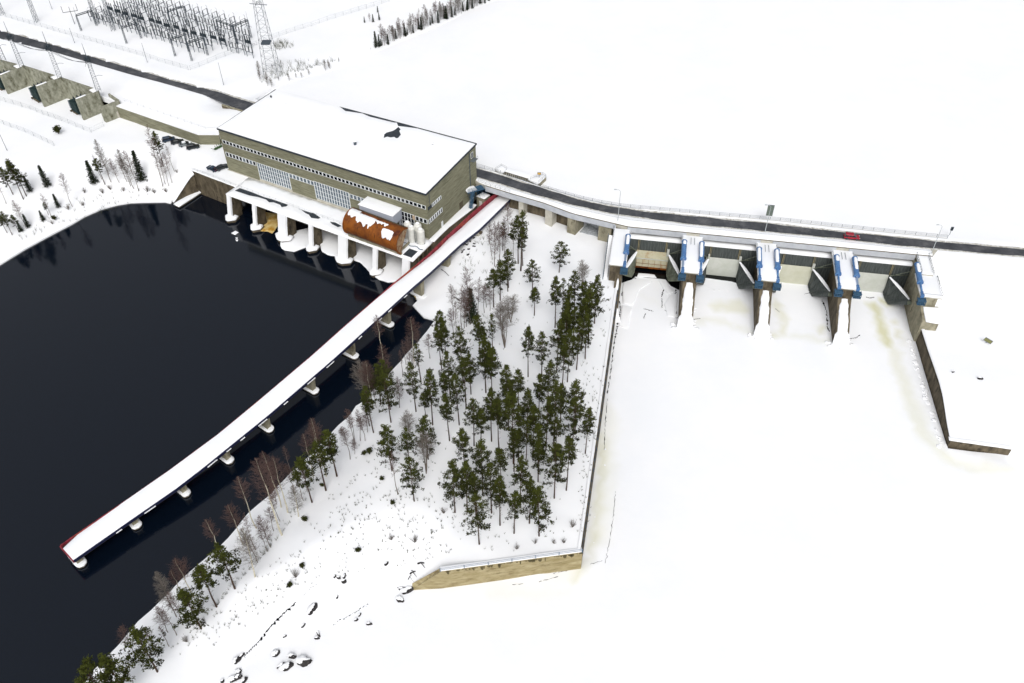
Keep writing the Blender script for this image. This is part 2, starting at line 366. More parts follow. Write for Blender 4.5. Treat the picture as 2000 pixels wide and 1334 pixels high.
# reservoir ice
resP = [B(3, -28.6)]+[B(79, -27)] + [G(980, 345, 12), G(1060, 365, 12), G(1156, 392, 12), D(-4, -9.0), D(81, -9.5), D(90, -11), D(130, -12), D(420, -10), Vector((900, 900, 0)), Vector((-200, 1200, 0)), Vector((250, 700, 0))] + list(reversed(shoreR[2:])) + [G(500, 200, 12.2)]
terrain('reservoir_ice_snow', [XY(p) for p in resP], lambda Q: 12.0+fbm(Q, 0.02, 11)*0.1, 9, SNOWT, skirt=0.3)
# downstream ice, with the stained old ice along the walls
STAIN = [
 ([(1178, 850), (1176, 900), (1168, 980), (1160, 1050), (1150, 1095), (1125, 1125)], 9, 1.0, 0.30),
 ([(1186, 800), (1188, 900), (1186, 980), (1176, 1050)], 16, .6, 0.22),
 ([(1440, 596), (1400, 600), (1450, 605)], 15, .9, 0.36),
 ([(1515, 595), (1532, 625), (1525, 650), (1500, 660)], 8, .9, 0.36),
 ([(1605, 640), (1600, 650)], 7, .9, 0.35),
 ([(1330, 630), (1400, 622), (1470, 650), (1560, 655), (1640, 672)], 9, .7, 0.24),
 ([(1705, 600), (1725, 640), (1732, 672)], 11, 1.3, 0.48),
 ([(1722, 590), (1737, 600)], 7, 1.2, 0.5),
 ([(1744, 680), (1765, 745), (1785, 805), (1805, 850), (1840, 885)], 13, 1.0, 0.26),
 ([(1745, 630), (1762, 670)], 6, .9, 0.35),
 ([(1855, 898), (1900, 915), (1970, 918)], 13, .9, 0.26),
 ([(970, 1160), (1060, 1152), (1110, 1140)], 16, .5, 0.14),
 ([(1180, 560), (1240, 570), (1300, 600)], 8, .4, 0.1),
]
def iceTint(Q):
    t = np.ones((len(Q), 3)); P = Q
    nz = fbm(Q, 0.12, 20); nz2 = fbm(Q, 0.5, 22)
    for pts, wpx, st, amt in STAIN:
        L = [XY(G(x, y, 0.1)) for x, y in pts]
        d = seg_dist(P, L); wm = wpx/5.6
        a = amt*st*(1-smooth((d-wm*0.35+nz*wm*0.4+nz2*0.3)/(wm*0.75)))
        t *= 1-a[:, None]*np.array([[0.40, 0.43, 0.80]])
    return t
rwT = [D(82.3, 16.5), D(83.5, 58.6, 2.2)]; rwE = G(1976, 878, 2.3)
RWV, RWZ = [15.4, 21, 29, 36, 41.5, 46, 49.5, 53.5, 58.6], [4.6, 4.6, 4.7, 5.1, 5.3, 5.0, 4.2, 3.1, 2.2]
rwB = [D(81.6, 16), D(83.2, 59.5)]; rwEb = G(1973, 889, 0)
iceP = [ewe, ewm, ewc, D(-0.35, 17), D(-0.4, -3.5), D(81.6, -3.5), D(81.6, 16), rwB[1], rwEb, G(2100, 905), D(420, 70), Vector((500, -40, 0)), Vector((-120, -40, 0)), crackL[-1]]+list(reversed(crackL[:-1]))
def zIce(Q):
    rel = Q-np.array([D0.x, D0.y]); u = rel@np.array([U.x, U.y]); v = rel@np.array([V.x, V.y])
    z = 0.06+fbm(Q, 0.05, 12)*0.05
    inb = (u > 21) & (u < 81) & (v < 26) & (v > -4)
    z = z+np.where(inb, 0.75*(1-smooth((v-5)/16)), 0)
    # ridge of pressed ice beside the right wall and round its end
    dr = seg_dist(Q, [XY(D(78.5, 22)), XY(D(79.5, 44)), XY(D(82, 60)), XY(D(96, 63))])
    z += 0.55*np.exp(-(dr/1.6)**2)
    dl = seg_dist(Q, [XY(D(1.2, 30)), XY(D(1.0, 108)), XY(D(-8, 111)), XY(D(-26, 109))])
    z += 0.35*np.exp(-(dl/1.5)**2)*(1+0.8*fbm(Q, 0.4, 30))
    return z
terrain('river_ice_snow', [XY(p) for p in iceP], zIce, 1.8, SNOWT, tintf=iceTint, skirt=0.3)
# right bank
bankP = [D(84.2, 17.5), D(84.2, 1.0), D(86, -9.6), D(130, -11.6), D(420, -9.5), D(420, 66), G(2100, 900, 1.5), XY(rwE), XY(rwT[1]), XY(rwT[0])]
def zR(Q):
    rel = Q-np.array([D0.x, D0.y]); u = rel@np.array([U.x, U.y]); v = rel@np.array([V.x, V.y])
    zw = np.interp(v, RWV, RWZ)
    t = smooth((v-1.5-0.03*(u-85))/15)
    z = 13.95*(1-t)+zw*t
    return z+(fbm(Q, 0.07, 14)*0.35+fbm(Q, .3, 3)*.06)*np.clip(v/8, 0, 1)*np.clip((60-v)/10, 0, 1)*np.clip((u-84)/6, 0, 1)
terrain('right_bank_snow', [XY(p) for p in bankP], zR, 2.4, SNOWT, skirt=2.5)
# river water
M = MB(); M.quad((-330, 20, 0), (60, 20, 0), (60, 262, 0), (-330, 262, 0))
tag(M.build('river_water', WATER), kind='structure')
ISL = [XY(p) for p in islandP]; LEF = [XY(p) for p in leftP]; UPP = [XY(p) for p in upperP]; RIG = [XY(p) for p in bankP]
def ZF(Q):
    out = np.full(len(Q), 0.1)
    for poly, f in ((UPP, zU), (LEF, zL), (ISL, zI), (RIG, zR)):
        k = inpoly(Q, poly)
        if k.any(): out[k] = f(Q[k])
    return out
def on_ground(px, py, z0=5, it=9):
    z = z0
    for _ in range(it):
        p = G(px, py, z); z = 0.5*z+0.5*ground_z(p.x, p.y)
    p = G(px, py, z); p.z = ground_z(p.x, p.y); return p
# ------------------------------------------------------------------ power station building
def framed_window(parent, c, w_, h_, ax, out, glass=GLASS, bar=0.10, cols=1, rows=1, depth=0.12, colw=None):
    """c centre on the wall face, ax = direction along the wall, out = outward normal"""
    M = MB(); R = Matrix((ax, out, Vector((0, 0, 1)))).transposed()
    bw = colw or bar
    M.box(c+Vector((0, 0, h_/2-bar/2))+out*depth*.5, (w_, depth, bar), M=R); M.box(c-Vector((0, 0, h_/2-bar/2))+out*depth*.5, (w_, depth, bar), M=R)
    for i in range(cols+1):
        x = -w_/2+bw/2+(w_-bw)*i/cols
        M.box(c+ax*x+out*depth*.5, (bw, depth*0.98, h_-2*bar), M=R)
    for j in range(1, rows):
        z = -h_/2+h_*j/rows
        M.box(c+Vector((0, 0, z))+out*depth*.45, (w_-2*bw, depth*.85, 0.09), M=R)
    f = M.build('window', WHITE, parent)
    P = MB(); P.box(c+out*0.03, (w_-0.04, 0.05, h_-0.04), M=R); P.build('pane', glass, f)
    return f
bld = thing('power_station', 'long olive grey power station hall with a flat snow covered roof and rows of windows', 'building', B(39.5, -14, 9))
BL, BW = 79.0, 27.9
def roofz(p):  # p world xy
    r = Vector((p[0], p[1], 0))-A0; m = -r.dot(BM); sp = r.dot(BS)/BL; return 24.3+.76*sp+(m/BW)*(.55+1.2*sp)
M = MB(); M.prism([B(0, 0), B(BL, 0), B(BL, -BW), B(0, -BW)], 7.0, lambda q: roofz(q)-0.45)
M.build('wall', FACADE, bld)
M = MB(); _rg = [[B(-.25+(BL+.55)*i/16, .3-(BW+.6)*j/8) for j in range(9)] for i in range(17)]
for dz_ in (0, -.5): M.add([(p.x, p.y, roofz(p)+dz_) for r in _rg for p in r], [(i*9+j, (i+1)*9+j, (i+1)*9+j+1, i*9+j+1) for i in range(16) for j in range(8)])
_pe = [r[0] for r in _rg]+_rg[16][1:]+[r[8] for r in reversed(_rg[:16])]+list(reversed(_rg[0][1:8])); _k = len(_pe)
M.add([(p.x, p.y, roofz(p)) for p in _pe]+[(p.x, p.y, roofz(p)-.5) for p in _pe], [(i, (i+1) % _k, _k+(i+1) % _k, _k+i) for i in range(_k)])
rf = M.build('roof', ROOFD, bld)
# bare patches are left open in the snow sheet: front verge, rear verge with torn edge and a large bare spot
BW2 = 27.9
def RB(px, py):
    z = 25.6
    for _ in range(5): p = G(px, py, z); z = roofz(p)
    return p
def rear_edge():
    pts = []
    z2 = lambda x, y: RB(400+x/4, y/4)
    for x, y in ((560, 699), (700, 737), (1050, 831), (1100, 868), (1230, 886), (1290, 912), (1480, 958), (1500, 958), (1510, 985), (1560, 990), (1660, 1003), (1900, 1068), (2090, 1118)):
        pts.append(z2(x, y))
    return pts
re_ = rear_edge()
hole = [RB(400+x/4, y/4) for x, y in ((1398, 1078), (1402, 1050), (1420, 1036), (1470, 1022), (1490, 1010), (1512, 992), (1530, 1010), (1520, 1024), (1532, 1052), (1510, 1078), (1495, 1080), (1480, 1070), (1450, 1074), (1425, 1068))]
outer = [B(-0.1, 0.12), B(BL+0.12, 0.12), B(BL+0.12, -BW+0.3)] + [Vector(p) for p in reversed(re_)] + [B(0.2, -BW+0.1)]
outer2 = ccw([Vector((p.x, p.y)) for p in outer]); nO = len(outer2); hl = [Vector((p.x, p.y)) for p in ccw(hole)]; nH = len(hl)
xs = [p.x for p in outer2]; ys = [p.y for p in outer2]
gx, gy = np.meshgrid(np.arange(min(xs), max(xs), 2.0), np.arange(min(ys), max(ys), 2.0)); PP = np.column_stack([gx.ravel(), gy.ravel()])
PP = PP[inpoly(PP, outer2) & (seg_dist(PP, outer2+[outer2[0]]) > 0.8) & (seg_dist(PP, hl+[hl[0]]) > 0.8)]
vs, es, fs, *_ = delaunay_2d_cdt(outer2+hl+[Vector(p) for p in PP], [(i, (i+1) % nO) for i in range(nO)]+[(nO+i, nO+(i+1) % nH) for i in range(nH)], [], 1, 1e-5)
def rz(v):
    q = np.array([[v.x, v.y]]); d = min(seg_dist(q, outer2+[outer2[0]])[0], seg_dist(q, hl+[hl[0]])[0])
    return roofz(v)+0.02+0.28*min(1, d/0.9)**0.5+0.08*noise.noise((v.x*.15, v.y*.15, 2))*min(1, d)
M = MB(); keep = []
cen = [((vs[f[0]]+vs[f[1]]+vs[f[2]])/3) for f in fs]; CC = np.array([[c.x, c.y] for c in cen])
kk = inpoly(CC, outer2) & ~inpoly(CC, hl)
M.add([(v.x, v.y, rz(v)) for v in vs], [tuple(f) for f, k in zip(fs, kk) if k])
o = M.build('roof_snow', SNOW, bld, smooth=True, fix=False)
if o.data.polygons[0].normal.z < 0: o.data.flip_normals()
# windows of the long front; M = outwards of the front
def fwin(s, z, w_, h_, **k): framed_window(bld, B(s, 0, z), w_, h_, BS, BM, **k)
pitch = 78.0/54
for i in range(54): fwin(0.7+pitch*(i+.5), 19.75+0.35*i/54, pitch-0.02, 1.25, colw=0.17, bar=.09)
for s0, n_ in ((0.7, 9), (27.0, 7), (74.6, 3)):
    for i in range(n_): fwin(s0+1.42*(i+.5), 15.15, 1.40, 1.55, colw=0.20, glass=GLASSB if (s0 == 27.0 or i in (5, 7)) else GLASS)
for i in range(4): fwin(50.6+1.42*(i+.5), 15.15, 1.40, 1.55, colw=0.20, glass=GLASSB)
for i in range(1): pass
fwin(20.4, 12.85, 13.0, 6.1, cols=13, rows=4, colw=0.24, glass=GLASSB)
fwin(43.6, 13.0, 13.6, 6.3, cols=13, rows=4, colw=0.24, glass=GLASSB)
fwin(69.6, 12.9, 9.2, 6.2, cols=8, rows=4, colw=0.22)
for s in (20.4, 43.6): M = MB(); M.box(B(s, 0.09, 9.35), (13.4, 0.18, 0.75), rz=BANG); M.build('sill', CONCL, bld)
M = MB(); M.box(B(BL/2, 0.14, 8.86), (BL+0.6, 0.5, 0.30), rz=BANG); M.box(B(BL+0.14, -12.5, 8.86), (0.5, 25.6, 0.30), rz=BANG); M.build('plinth', CONCL, bld)
M = MB(); M.box(B(74.1, 0.06, 15.1), (0.9, 0.16, 1.5), rz=BANG); M.build('pale_panel', mat('pinkish_panel', (0.5, 0.38, 0.27)), bld)
def gwin(m, z, w_, h_, **k): framed_window(bld, B(BL, -m, z), w_, h_, -BM, BS, **k)
for i in range(5): gwin(2.6+1.0*(i+.5), 19.45, 0.98, 1.15, colw=0.22)
for i in range(7): gwin(0.35+1.05*(i+.5), 14.95, 1.03, 1.5, colw=0.22)
M = MB(); M.box(B(BL+0.04, -1.5, 19.45), (0.12, 2.0, 1.1), rz=BANG); M.build('dark_panel', ROOFD, bld)
M = MB(); M.box(B(BL+0.05, -7.2, 9.95), (0.12, 0.95, 2.0), rz=BANG); M.build('door', WHITE, bld)
M = MB(); M.box(B(BL+0.05, -18.2, 10.1), (0.12, 1.9, 2.6), rz=BANG); M.build('door', CONCD, bld)
gwin(25.5, 24.0, 1.2, 2.0)
M = MB(); M.box(B(BL+0.7, -25.6, 22.5), (1.4, 2.4, 0.15), rz=BANG)
for dy in (-1.2, 0, 1.2): M.tube(B(BL+1.35, -25.6+dy, 22.5), B(BL+1.35, -25.6+dy, 23.5), 0.04)
M.tube(B(BL+1.35, -24.4, 23.5), B(BL+1.35, -26.8, 23.5), 0.04); M.build('balcony', RAIL, bld)
M = MB(); M.tube(B(BL+.12, -23.9, 14), B(BL+.12, -23.9, 25.5), 0.12); M.tube(B(BL+.12, -1.5, 20.4), B(BL+.12, -1.5, 24.4), 0.07); M.build('drainpipe', GALV, bld)
# roof vents
for px, py, r, h_ in ((694, 284, .55, 1.5), (530, 192, .3, .7), (561, 202, .35, .4), (845, 283, .4, .5)):
    p = RB(px, py); v_ = thing('roof_vent', {694: 'round metal roof vent standing in the middle of the snowy hall roof', 530: 'small dark vent near the far left corner of the hall roof', 561: 'low pale vent cap just right of the small dark roof vent', 845: 'low vent cap near the right end of the hall roof'}[px], 'vent', p)
    M = MB(); M.tube(p, p+Vector((0, 0, h_)), r*.8, n=10); M.build('pipe', GALV if px != 530 else ROOFD, v_)
    M = MB(); M.tube(p+Vector((0, 0, h_)), p+Vector((0, 0, h_+.35)), r*1.2, r*.5, n=10); M.build('cap', SNOW if px != 530 else ROOFD, v_)
# ------------------------------------------------------------------ deck with buttress piers in front of the hall
deck = thing('powerhouse_deck', 'snow covered concrete deck on slanted piers along the water side of the hall', 'deck', B(45, 5, 0))
M = MB()
M.prism([B(9.0, 0.4), B(80.4, 0.4), B(80.4, 10.9), B(9.0, 10.9)], 8.05, 8.84)
M.prism([B(9.6, 0.4), B(80.0, 0.4), B(80.0, 1.6), B(9.6, 1.6)], -1, 8.05)
SIDE = [B(79.0, 0.38), B(80.85, 0.38), B(80.85, -8), B(82.2, -20), B(82.2, -22), B(79.0, -22)]
M.prism(SIDE, -1, 8.82)
for i in range(4): M.prism([B(80.4, 1.0+i*2.4), B(80.75, 1.0+i*2.4), B(80.75, 1.35+i*2.4), B(80.4, 1.35+i*2.4)], 2, 8.6)
M.build('slab', CONCD, deck)  # slab and draft wall: shade under the deck put into dark concrete
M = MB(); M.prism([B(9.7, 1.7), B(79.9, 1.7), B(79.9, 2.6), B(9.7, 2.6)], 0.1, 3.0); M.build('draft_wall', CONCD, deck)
PIERS = [(10.2, 1.5), (20.7, 1.25), (31.9, 3.3), (43.2, 1.4), (55.3, 3.3), (67.3, 1.5), (78.2, 2.4)]
for s, w_ in PIERS:
    M = MB(); h_ = w_/2
    b = [B(s-h_, 8.6, -2), B(s+h_, 8.6, -2), B(s+h_, 13.4, -2), B(s-h_, 13.4, -2)]
    t = [B(s-h_, 7.2, 8.8), B(s+h_, 7.2, 8.8), B(s+h_, 11.05, 8.8), B(s-h_, 11.05, 8.8)]
    M.hexa([b[0], b[3], b[2], b[1]], [t[0], t[3], t[2], t[1]])
    M.prism([B(s-h_-.8, 10.5), B(s+h_+.8, 10.5), B(s+h_+1.1, 12.8), B(s+h_*.5, 14.4), B(s-h_*.5, 14.4), B(s-h_-1.1, 12.8)], -2, 0.9)
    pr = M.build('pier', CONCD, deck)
    M = MB()   # snow frozen on the sloping nose and on the foot
    n = 9; rows = []
    for i in range(n+1):
        t_ = i/n; z = 8.95-t_*7.6; m = 11.15+(8.8-z)*0.222
        ww = h_+0.12+0.10*noise.noise((s, z*.6, 0))
        rows.append([B(s-ww, m-.25, z), B(s-ww*.85, m+.35, z), B(s+ww*.85, m+.35, z), B(s+ww, m-.25, z)])
    for a, b_ in zip(rows, rows[1:]):
        for j in range(3): M.quad(a[j], a[j+1], b_[j+1], b_[j])
    snow_cap(M, [B(s-h_-1.0, 11.2), B(s+h_+1.0, 11.2), B(s+h_+1.25, 12.9), B(s+h_*.5, 14.5), B(s-h_*.5, 14.5), B(s-h_-1.25, 12.9)], 0.9, 0.75, 0.15, .15)
    M.build('snow', SNOW, pr, smooth=True)
M = MB()
def dz(px, py): return G(px, py, 9.0)
z6 = lambda x, y: dz(420+x/8.336, 340+y/8.336)
bare1 = [z6(*q) for q in ((320, 265), (400, 222), (600, 290), (800, 370), (930, 405), (1190, 495), (1160, 520), (1085, 535), (1060, 495), (950, 455), (880, 455), (830, 410), (700, 370), (560, 345))]
bare2 = [z6(*q) for q in ((1330, 545), (1450, 590), (1560, 625), (1720, 712), (1690, 718), (1600, 712), (1560, 670), (1470, 630), (1400, 575))]
bare3 = [dz(*q) for q in ((601, 414), (612, 415), (625, 424), (622, 427), (608, 425), (604, 420))]
bare4 = [dz(*q) for q in ((644, 432), (655, 434), (668, 441), (660, 443), (648, 437))]
bare5 = [B(76.3, 6.6), B(79.3, 6.6), B(79.3, 10.0), B(76.3, 10.0)]
def holed_sheet(name, outer, holes, zf, m, parent, h=0.25, step=1.6):
    o_ = ccw([Vector((p[0], p[1])) for p in outer]); o_ = subdiv(o_, step); pts = list(o_); ed = [(i, (i+1) % len(o_)) for i in range(len(o_))]; loops = [o_]
    for hh in holes:
        q = subdiv(ccw([Vector((p[0], p[1])) for p in hh]), step); k = len(pts); pts += q; ed += [(k+i, k+(i+1) % len(q)) for i in range(len(q))]; loops.append(q)
    xs = [p.x for p in o_]; ys = [p.y for p in o_]
    gx, gy = np.meshgrid(np.arange(min(xs), max(xs), step), np.arange(min(ys), max(ys), step)); P = np.column_stack([gx.ravel(), gy.ravel()])
    dd = lambda Q: np.min([seg_dist(Q, l+[l[0]]) for l in loops], axis=0)
    P = P[inpoly(P, o_)]; P = P[dd(P) > step*.45]
    vs, es, fs, *_ = delaunay_2d_cdt(pts+[Vector(p) for p in P], ed, [], 1, 1e-5)
    C = np.array([[sum(vs[i].x for i in f)/3, sum(vs[i].y for i in f)/3] for f in fs]); k = inpoly(C, o_)
    for l in loops[1:]: k &= ~inpoly(C, l)
    Q = np.array([[v.x, v.y] for v in vs]); dist = dd(Q)
    zz = [zf(q)+0.01+h*min(1, d/0.7)**.5*(1+.3*noise.noise((q[0]*.2, q[1]*.2, 1))) for q, d in zip(Q, dist)]
    M = MB(); M.add([(q[0], q[1], z) for q, z in zip(Q, zz)], [tuple(f) for f, a in zip(fs, k) if a])
    n0 = len(o_); kk = len(M.v); M.v += [(p.x, p.y, zf(p)-0.35) for p in o_]
    idx = []
    for p in o_: idx.append(int(np.argmin((Q[:, 0]-p.x)**2+(Q[:, 1]-p.y)**2)))
    M.f += [(kk+i, kk+(i+1) % n0, idx[(i+1) % n0], idx[i]) for i in range(n0)]
    return M.build(name, m, parent, smooth=True)
dark_under = MB(); dark_under.prism([B(9.4, 0.5), B(80.2, 0.5), B(80.2, 10.7), B(9.4, 10.7)], 8.80, 8.87); dark_under.build('deck_covering', ROOFD, deck)
holed_sheet('snow', [B(8.9, 0.42), B(80.5, 0.42), B(80.5, 11.2), B(8.9, 11.2)], [bare1, bare2, bare3, bare4, bare5], lambda q: 8.88, SNOW, deck, h=.3)
M = MB(); snow_cap(M, [B(79.2, 0.36), B(80.85, 0.36), B(80.85, -8), B(82.2, -20), B(82.2, -22), B(79.2, -22)], 8.82, .35)
M.build('snow', SNOW, deck, smooth=True)
def railing(name, pts, label, cat='railing', h=1.05, sp=2.2, m=RAIL, r=0.035, rr=0.025, nr=2, group=None, postname='post', up=0.0):
    t = thing(name, label, cat, pts[0], group)
    P = [Vector(p)+Vector((0, 0, up)) for p in pts]; M = MB()
    for a, b in zip(P, P[1:]):
        for k in range(nr): dz_ = Vector((0, 0, h*(k+1)/nr)); M.tube(a+dz_, b+dz_, rr, n=4)
    M.build('rails', m, t)
    Q = subdiv([p for p in P], sp, False); n = 0
    pm = MB(); pm.tube((0, 0, -0.1), (0, 0, h), r, n=4); me = None
    for q in Q[:100]:
        if me is None: o = pm.build(postname, m, t, local=True); me = o.data
        else: o = bpy.data.objects.new(postname, me); COL.objects.link(o); o.parent = t
        o.location = q-t.location
    return t
railing('railing', [B(-10.2, 6.1, 9.1), B(9.5, 6.8, 9.1), B(40, 6.9, 9.1), B(73, 6.9, 9.1)], 'thin railing running along the snowy deck in front of the hall', m=RAILL)
# quay wall left of the deck
quay = thing('quay_wall', 'dark stained stone wing wall round the corner left of the hall', 'wall', B(-4, 6.5, 0))
wl = B(-10.4, 6.2); we = G(337, 393, 0.6)
M = MB()
M.prism([B(-10.4, 6.2), B(9.2, 6.7), B(9.2, 5.9), B(-10.4, 5.4)], -1, 8.9)
_t = (we-wl); _t.z = 0; _n = Vector((-_t.y, _t.x, 0)).normalized()*0.8
_ll = _t.length
M.prism([wl, we, we+_n, wl+_n], -1, lambda q: 8.9-8.3*min(1, (Vector((q[0], q[1], 0))-Vector((wl.x, wl.y, 0))).length/_ll))
M.build('wall', CONCD, quay)
M = MB(); snow_cap(M, [B(-10.5, 6.25), B(9.2, 6.8), B(9.2, 5.6), B(-10.4, 5.1)], 8.9, .3)
snow_cap(M, [wl-_n*.1, we-_n*.1, we+_n*1.4, wl+_n*1.4], lambda q: 8.9-8.3*min(1, (Vector((q[0], q[1], 0))-Vector((wl.x, wl.y, 0))).length/_ll), .3)
M.build('snow', SNOW, quay, smooth=True)
lf = [G(x, y, .5) for x, y in ((341, 400), (375, 380), (402, 362), (412, 362), (436, 371), (433, 374), (405, 368), (378, 386), (350, 404))]
M = MB(); M.prism(lf, -1, .55); lg = M.build('ledge', CONCD, quay)
M = MB(); snow_cap(M, lf, .55, .5, .2); M.build('snow', SNOW, lg, smooth=True)
# ice shelves under the deck
def slab(name, pxs, z, h, m, label, cat, group=None, wob=.25, grow=.1):
    P = [G(x, y, z) for x, y in pxs]; M = MB(); snow_cap(M, P, z-.15, h, grow, wob, 1.0)
    return tag(M.build(name, m, smooth=True), label, cat, group)
a = (z6(0, 0),)
q6 = lambda L: [(420+x/8.336, 340+y/8.336) for x, y in L]
slab('ice_shelf', q6(((1080, 1080), (1130, 1050), (1230, 985), (1310, 935), (1400, 915), (1520, 885), (1620, 930), (1540, 1185), (1470, 1192), (1280, 1262), (1140, 1235), (1070, 1170))), .1, .45, SNOW, 'white snow covered ice shelf beside the third pier from the left', 'ice', wob=.5)
slab('ice_shelf', q6(((1615, 1120), (1625, 960), (1720, 920), (1860, 930), (2080, 1010), (2090, 1220), (1960, 1330), (1834, 1312), (1745, 1262), (1720, 1160), (1660, 1130))), .1, .45, SNOW, 'white ice shelf between the fourth and the wide fifth pier', 'ice')
slab('ice_shelf', [(680, 497), (683, 478), (700, 470), (760, 478), (800, 492), (812, 512), (795, 540), (775, 550), (758, 551), (741, 546), (727, 536), (716, 523), (704, 512), (690, 508)], .1, .5, SNOW, 'large snowy ice shelf under the rusty pipe at the right end of the deck', 'ice')
slab('yellow_ice', q6(((655, 720), (680, 650), (740, 612), (900, 632), (1040, 655), (1040, 800), (960, 930), (930, 960), (860, 930), (740, 925), (700, 880), (650, 790))), .05, .25, YICE, 'bright yellow tinted ice patch between the second and third pier', 'ice', wob=.1)
slab('ice_floe', [(453, 455), (460, 451), (465, 454), (459, 458)], .05, .2, SNOW, 'largest of the three small ice floes on the black water near the first pier', 'ice')
slab('ice_floe', [(460, 464), (464, 464), (463, 467)], .05, .15, SNOW, 'tiny middle ice floe on the black water near the first pier', 'ice', wob=0)
slab('ice_floe', [(460, 468), (465, 468), (463, 471)], .05, .15, SNOW, 'tiny lowest ice floe on the black water near the first pier', 'ice', wob=0)
slab('yellow_ice', [(803, 572), (812, 568), (817, 575), (812, 581)], .1, .25, YICE, 'small yellow ice patch left of the flume pillar at the shore', 'ice', wob=.1)
slab('yellow_ice', [(813, 584), (826, 579), (840, 577), (836, 584), (822, 588)], .1, .3, YICE, 'small yellow ice patch below the flume pillar at the shore', 'ice', wob=.1)
# rusty pipe section lying over the deck edge
p1 = B(56.9, 8.3, 13.3); p2 = B(76.2, 8.6, 12.9)
pipe = thing('rusty_pipe', 'huge rusty steel half pipe with snow patches lying on the deck edge', 'pipe', B(63.5, 8.4, 9))
M = MB(); n = 30; R0 = 3.75
ax = (p2-p1).normalized(); up = Vector((0, 0, 1)); sd = ax.cross(up).normalized(); up = sd.cross(ax)
def pc(t, a, r): c = p1.lerp(p2, t); return c+(sd*math.cos(a)+up*math.sin(a))*r
nx = 24; a0, a1 = rad(-62), rad(128)
outw = 1 if sd.dot(BM) > 0 else -1
ang = lambda j: (a0+(a1-a0)*j/n) if outw > 0 else math.pi-(a0+(a1-a0)*j/n)
g_ = [[pc(i/nx, ang(j), R0+.05*noise.noise((i*.4, j*.3, 0))) for j in range(n+1)] for i in range(nx+1)]
gi = [[pc(i/nx, ang(j), R0-.18) for j in range(n+1)] for i in range(nx+1)]
for G_ in (g_, gi):
    M.add([p for r in G_ for p in r], [(i*(n+1)+j, (i+1)*(n+1)+j, (i+1)*(n+1)+j+1, i*(n+1)+j+1) for i in range(nx) for j in range(n)])
for i in (0, nx): M.add(g_[i]+gi[i], [(j, j+1, n+1+j+1, n+1+j) for j in range(n)])
for j in (0, n): M.add([g_[i][j] for i in range(nx+1)]+[gi[i][j] for i in range(nx+1)], [(i, i+1, nx+2+i, nx+1+i) for i in range(nx)])
M.build('shell', RUST, pipe, smooth=False)
M = MB()
for t in (0.0, 0.985):
    M = MB()
    for i in range(n):
        for (ra, rb) in ((R0-.1, R0+.28),):
            a_, b_ = ang(i), ang(i+1)
            M.hexa([pc(t, a_, ra), pc(t, b_, ra), pc(t+.015, b_, ra), pc(t+.015, a_, ra)], [pc(t, a_, rb), pc(t, b_, rb), pc(t+.015, b_, rb), pc(t+.015, a_, rb)])
    M.build('flange', RUST, pipe)
M = MB(); cf_ = [pc(.985, ang(j), R0-.2) for j in range(n+1)]; cg_ = [q+ax*.1 for q in cf_]; k_ = n+1
M.add(cf_+cg_, [tuple(range(k_)), tuple(range(2*k_-1, k_-1, -1))]+[(j, (j+1) % k_, k_+(j+1) % k_, k_+j) for j in range(k_)]); M.build('end_plate', mat('flaking_end_plate', (.16, .05, .012), (.42, .34, .22), .9, .8, .1), pipe)
M = MB()
for j in range(46):
    t = (j+.5)/46; M.box(pc(t, ang(n-0.3), R0+.12), (0.22, .35, .35), rz=BANG)
M.build('bolt_strip', CONCD, pipe)
def psnow(M, t0, t1, A, Bq, seed):   # snow patch between angle A (lower edge, ragged) and B on the shell
    k = max(4, int((t1-t0)*60)); rows = []
    for i in range(k+1):
        t = t0+(t1-t0)*i/k; rg = noise.noise((t*22, seed, 1))*16+noise.noise((t*60, seed, 4))*9
        e = min(1, min(i, k-i)/1.5)
        lo_ = A+(Bq-A)*.5*(1-e)+rg*e; hi_ = Bq-(Bq-A)*.1*(1-e)+rg*.15
        rows.append([pc(t, (rad(q) if outw > 0 else math.pi-rad(q)), R0+(.10 if s_ in (0, 4) else .26)) for s_, q in enumerate((lo_, lo_+(hi_-lo_)*.1, (lo_+hi_)/2, lo_+(hi_-lo_)*.9, hi_))])
    M.add([p for r in rows for p in r], [(i*5+j, (i+1)*5+j, (i+1)*5+j+1, i*5+j+1) for i in range(k) for j in range(4)])
M = MB(); psnow(M, .01, .20, 62, 112, 1); psnow(M, .18, .52, 52, 96, 2); psnow(M, .52, .74, 78, 92, 3); psnow(M, .70, .90, 24, 66, 4)
psnow(M, .33, .40, 38, 60, 6); psnow(M, .44, .47, 34, 60, 8)
M.build('snow', SNOW, pipe, smooth=True)
M = MB(); M.prism([B(57.0, 9.6), B(76, 9.8), B(76, 10.6), B(57.0, 10.6)], 8.9, 9.9)
for s in (58.5, 64, 70, 75): M.prism([B(s-.3, 4.8), B(s+.3, 4.8), B(s+.3, 10.4), B(s-.3, 10.4)], 8.9, 9.6)
M.build('cradle', CONC, pipe)
# white container by the hall wall
cn = thing('container', 'white snow topped container box standing against the hall wall behind the rusty pipe', 'container', B(60.5, 2.4, 9))
cr_ = Matrix.Rotation(BANG, 3, 'Z')
M = MB(); M.box(B(63.8, 2.4, 15.2), (12.2, 4.4, 3.4), rz=BANG)
for s in (58, 69.6): M.box(B(s, 3.8, 11.25), (.35, .35, 4.6), rz=BANG); M.box(B(s, 1.0, 11.25), (.35, .35, 4.6), rz=BANG)
M.build('body', mat('container_paint', (0.42, 0.45, 0.52)), cn)
M = MB(); snow_cap(M, [B(57.6, .1), B(70.0, .1), B(70.0, 4.7), B(57.6, 4.7)], 16.9, .5); M.build('snow', SNOW, cn, smooth=True)
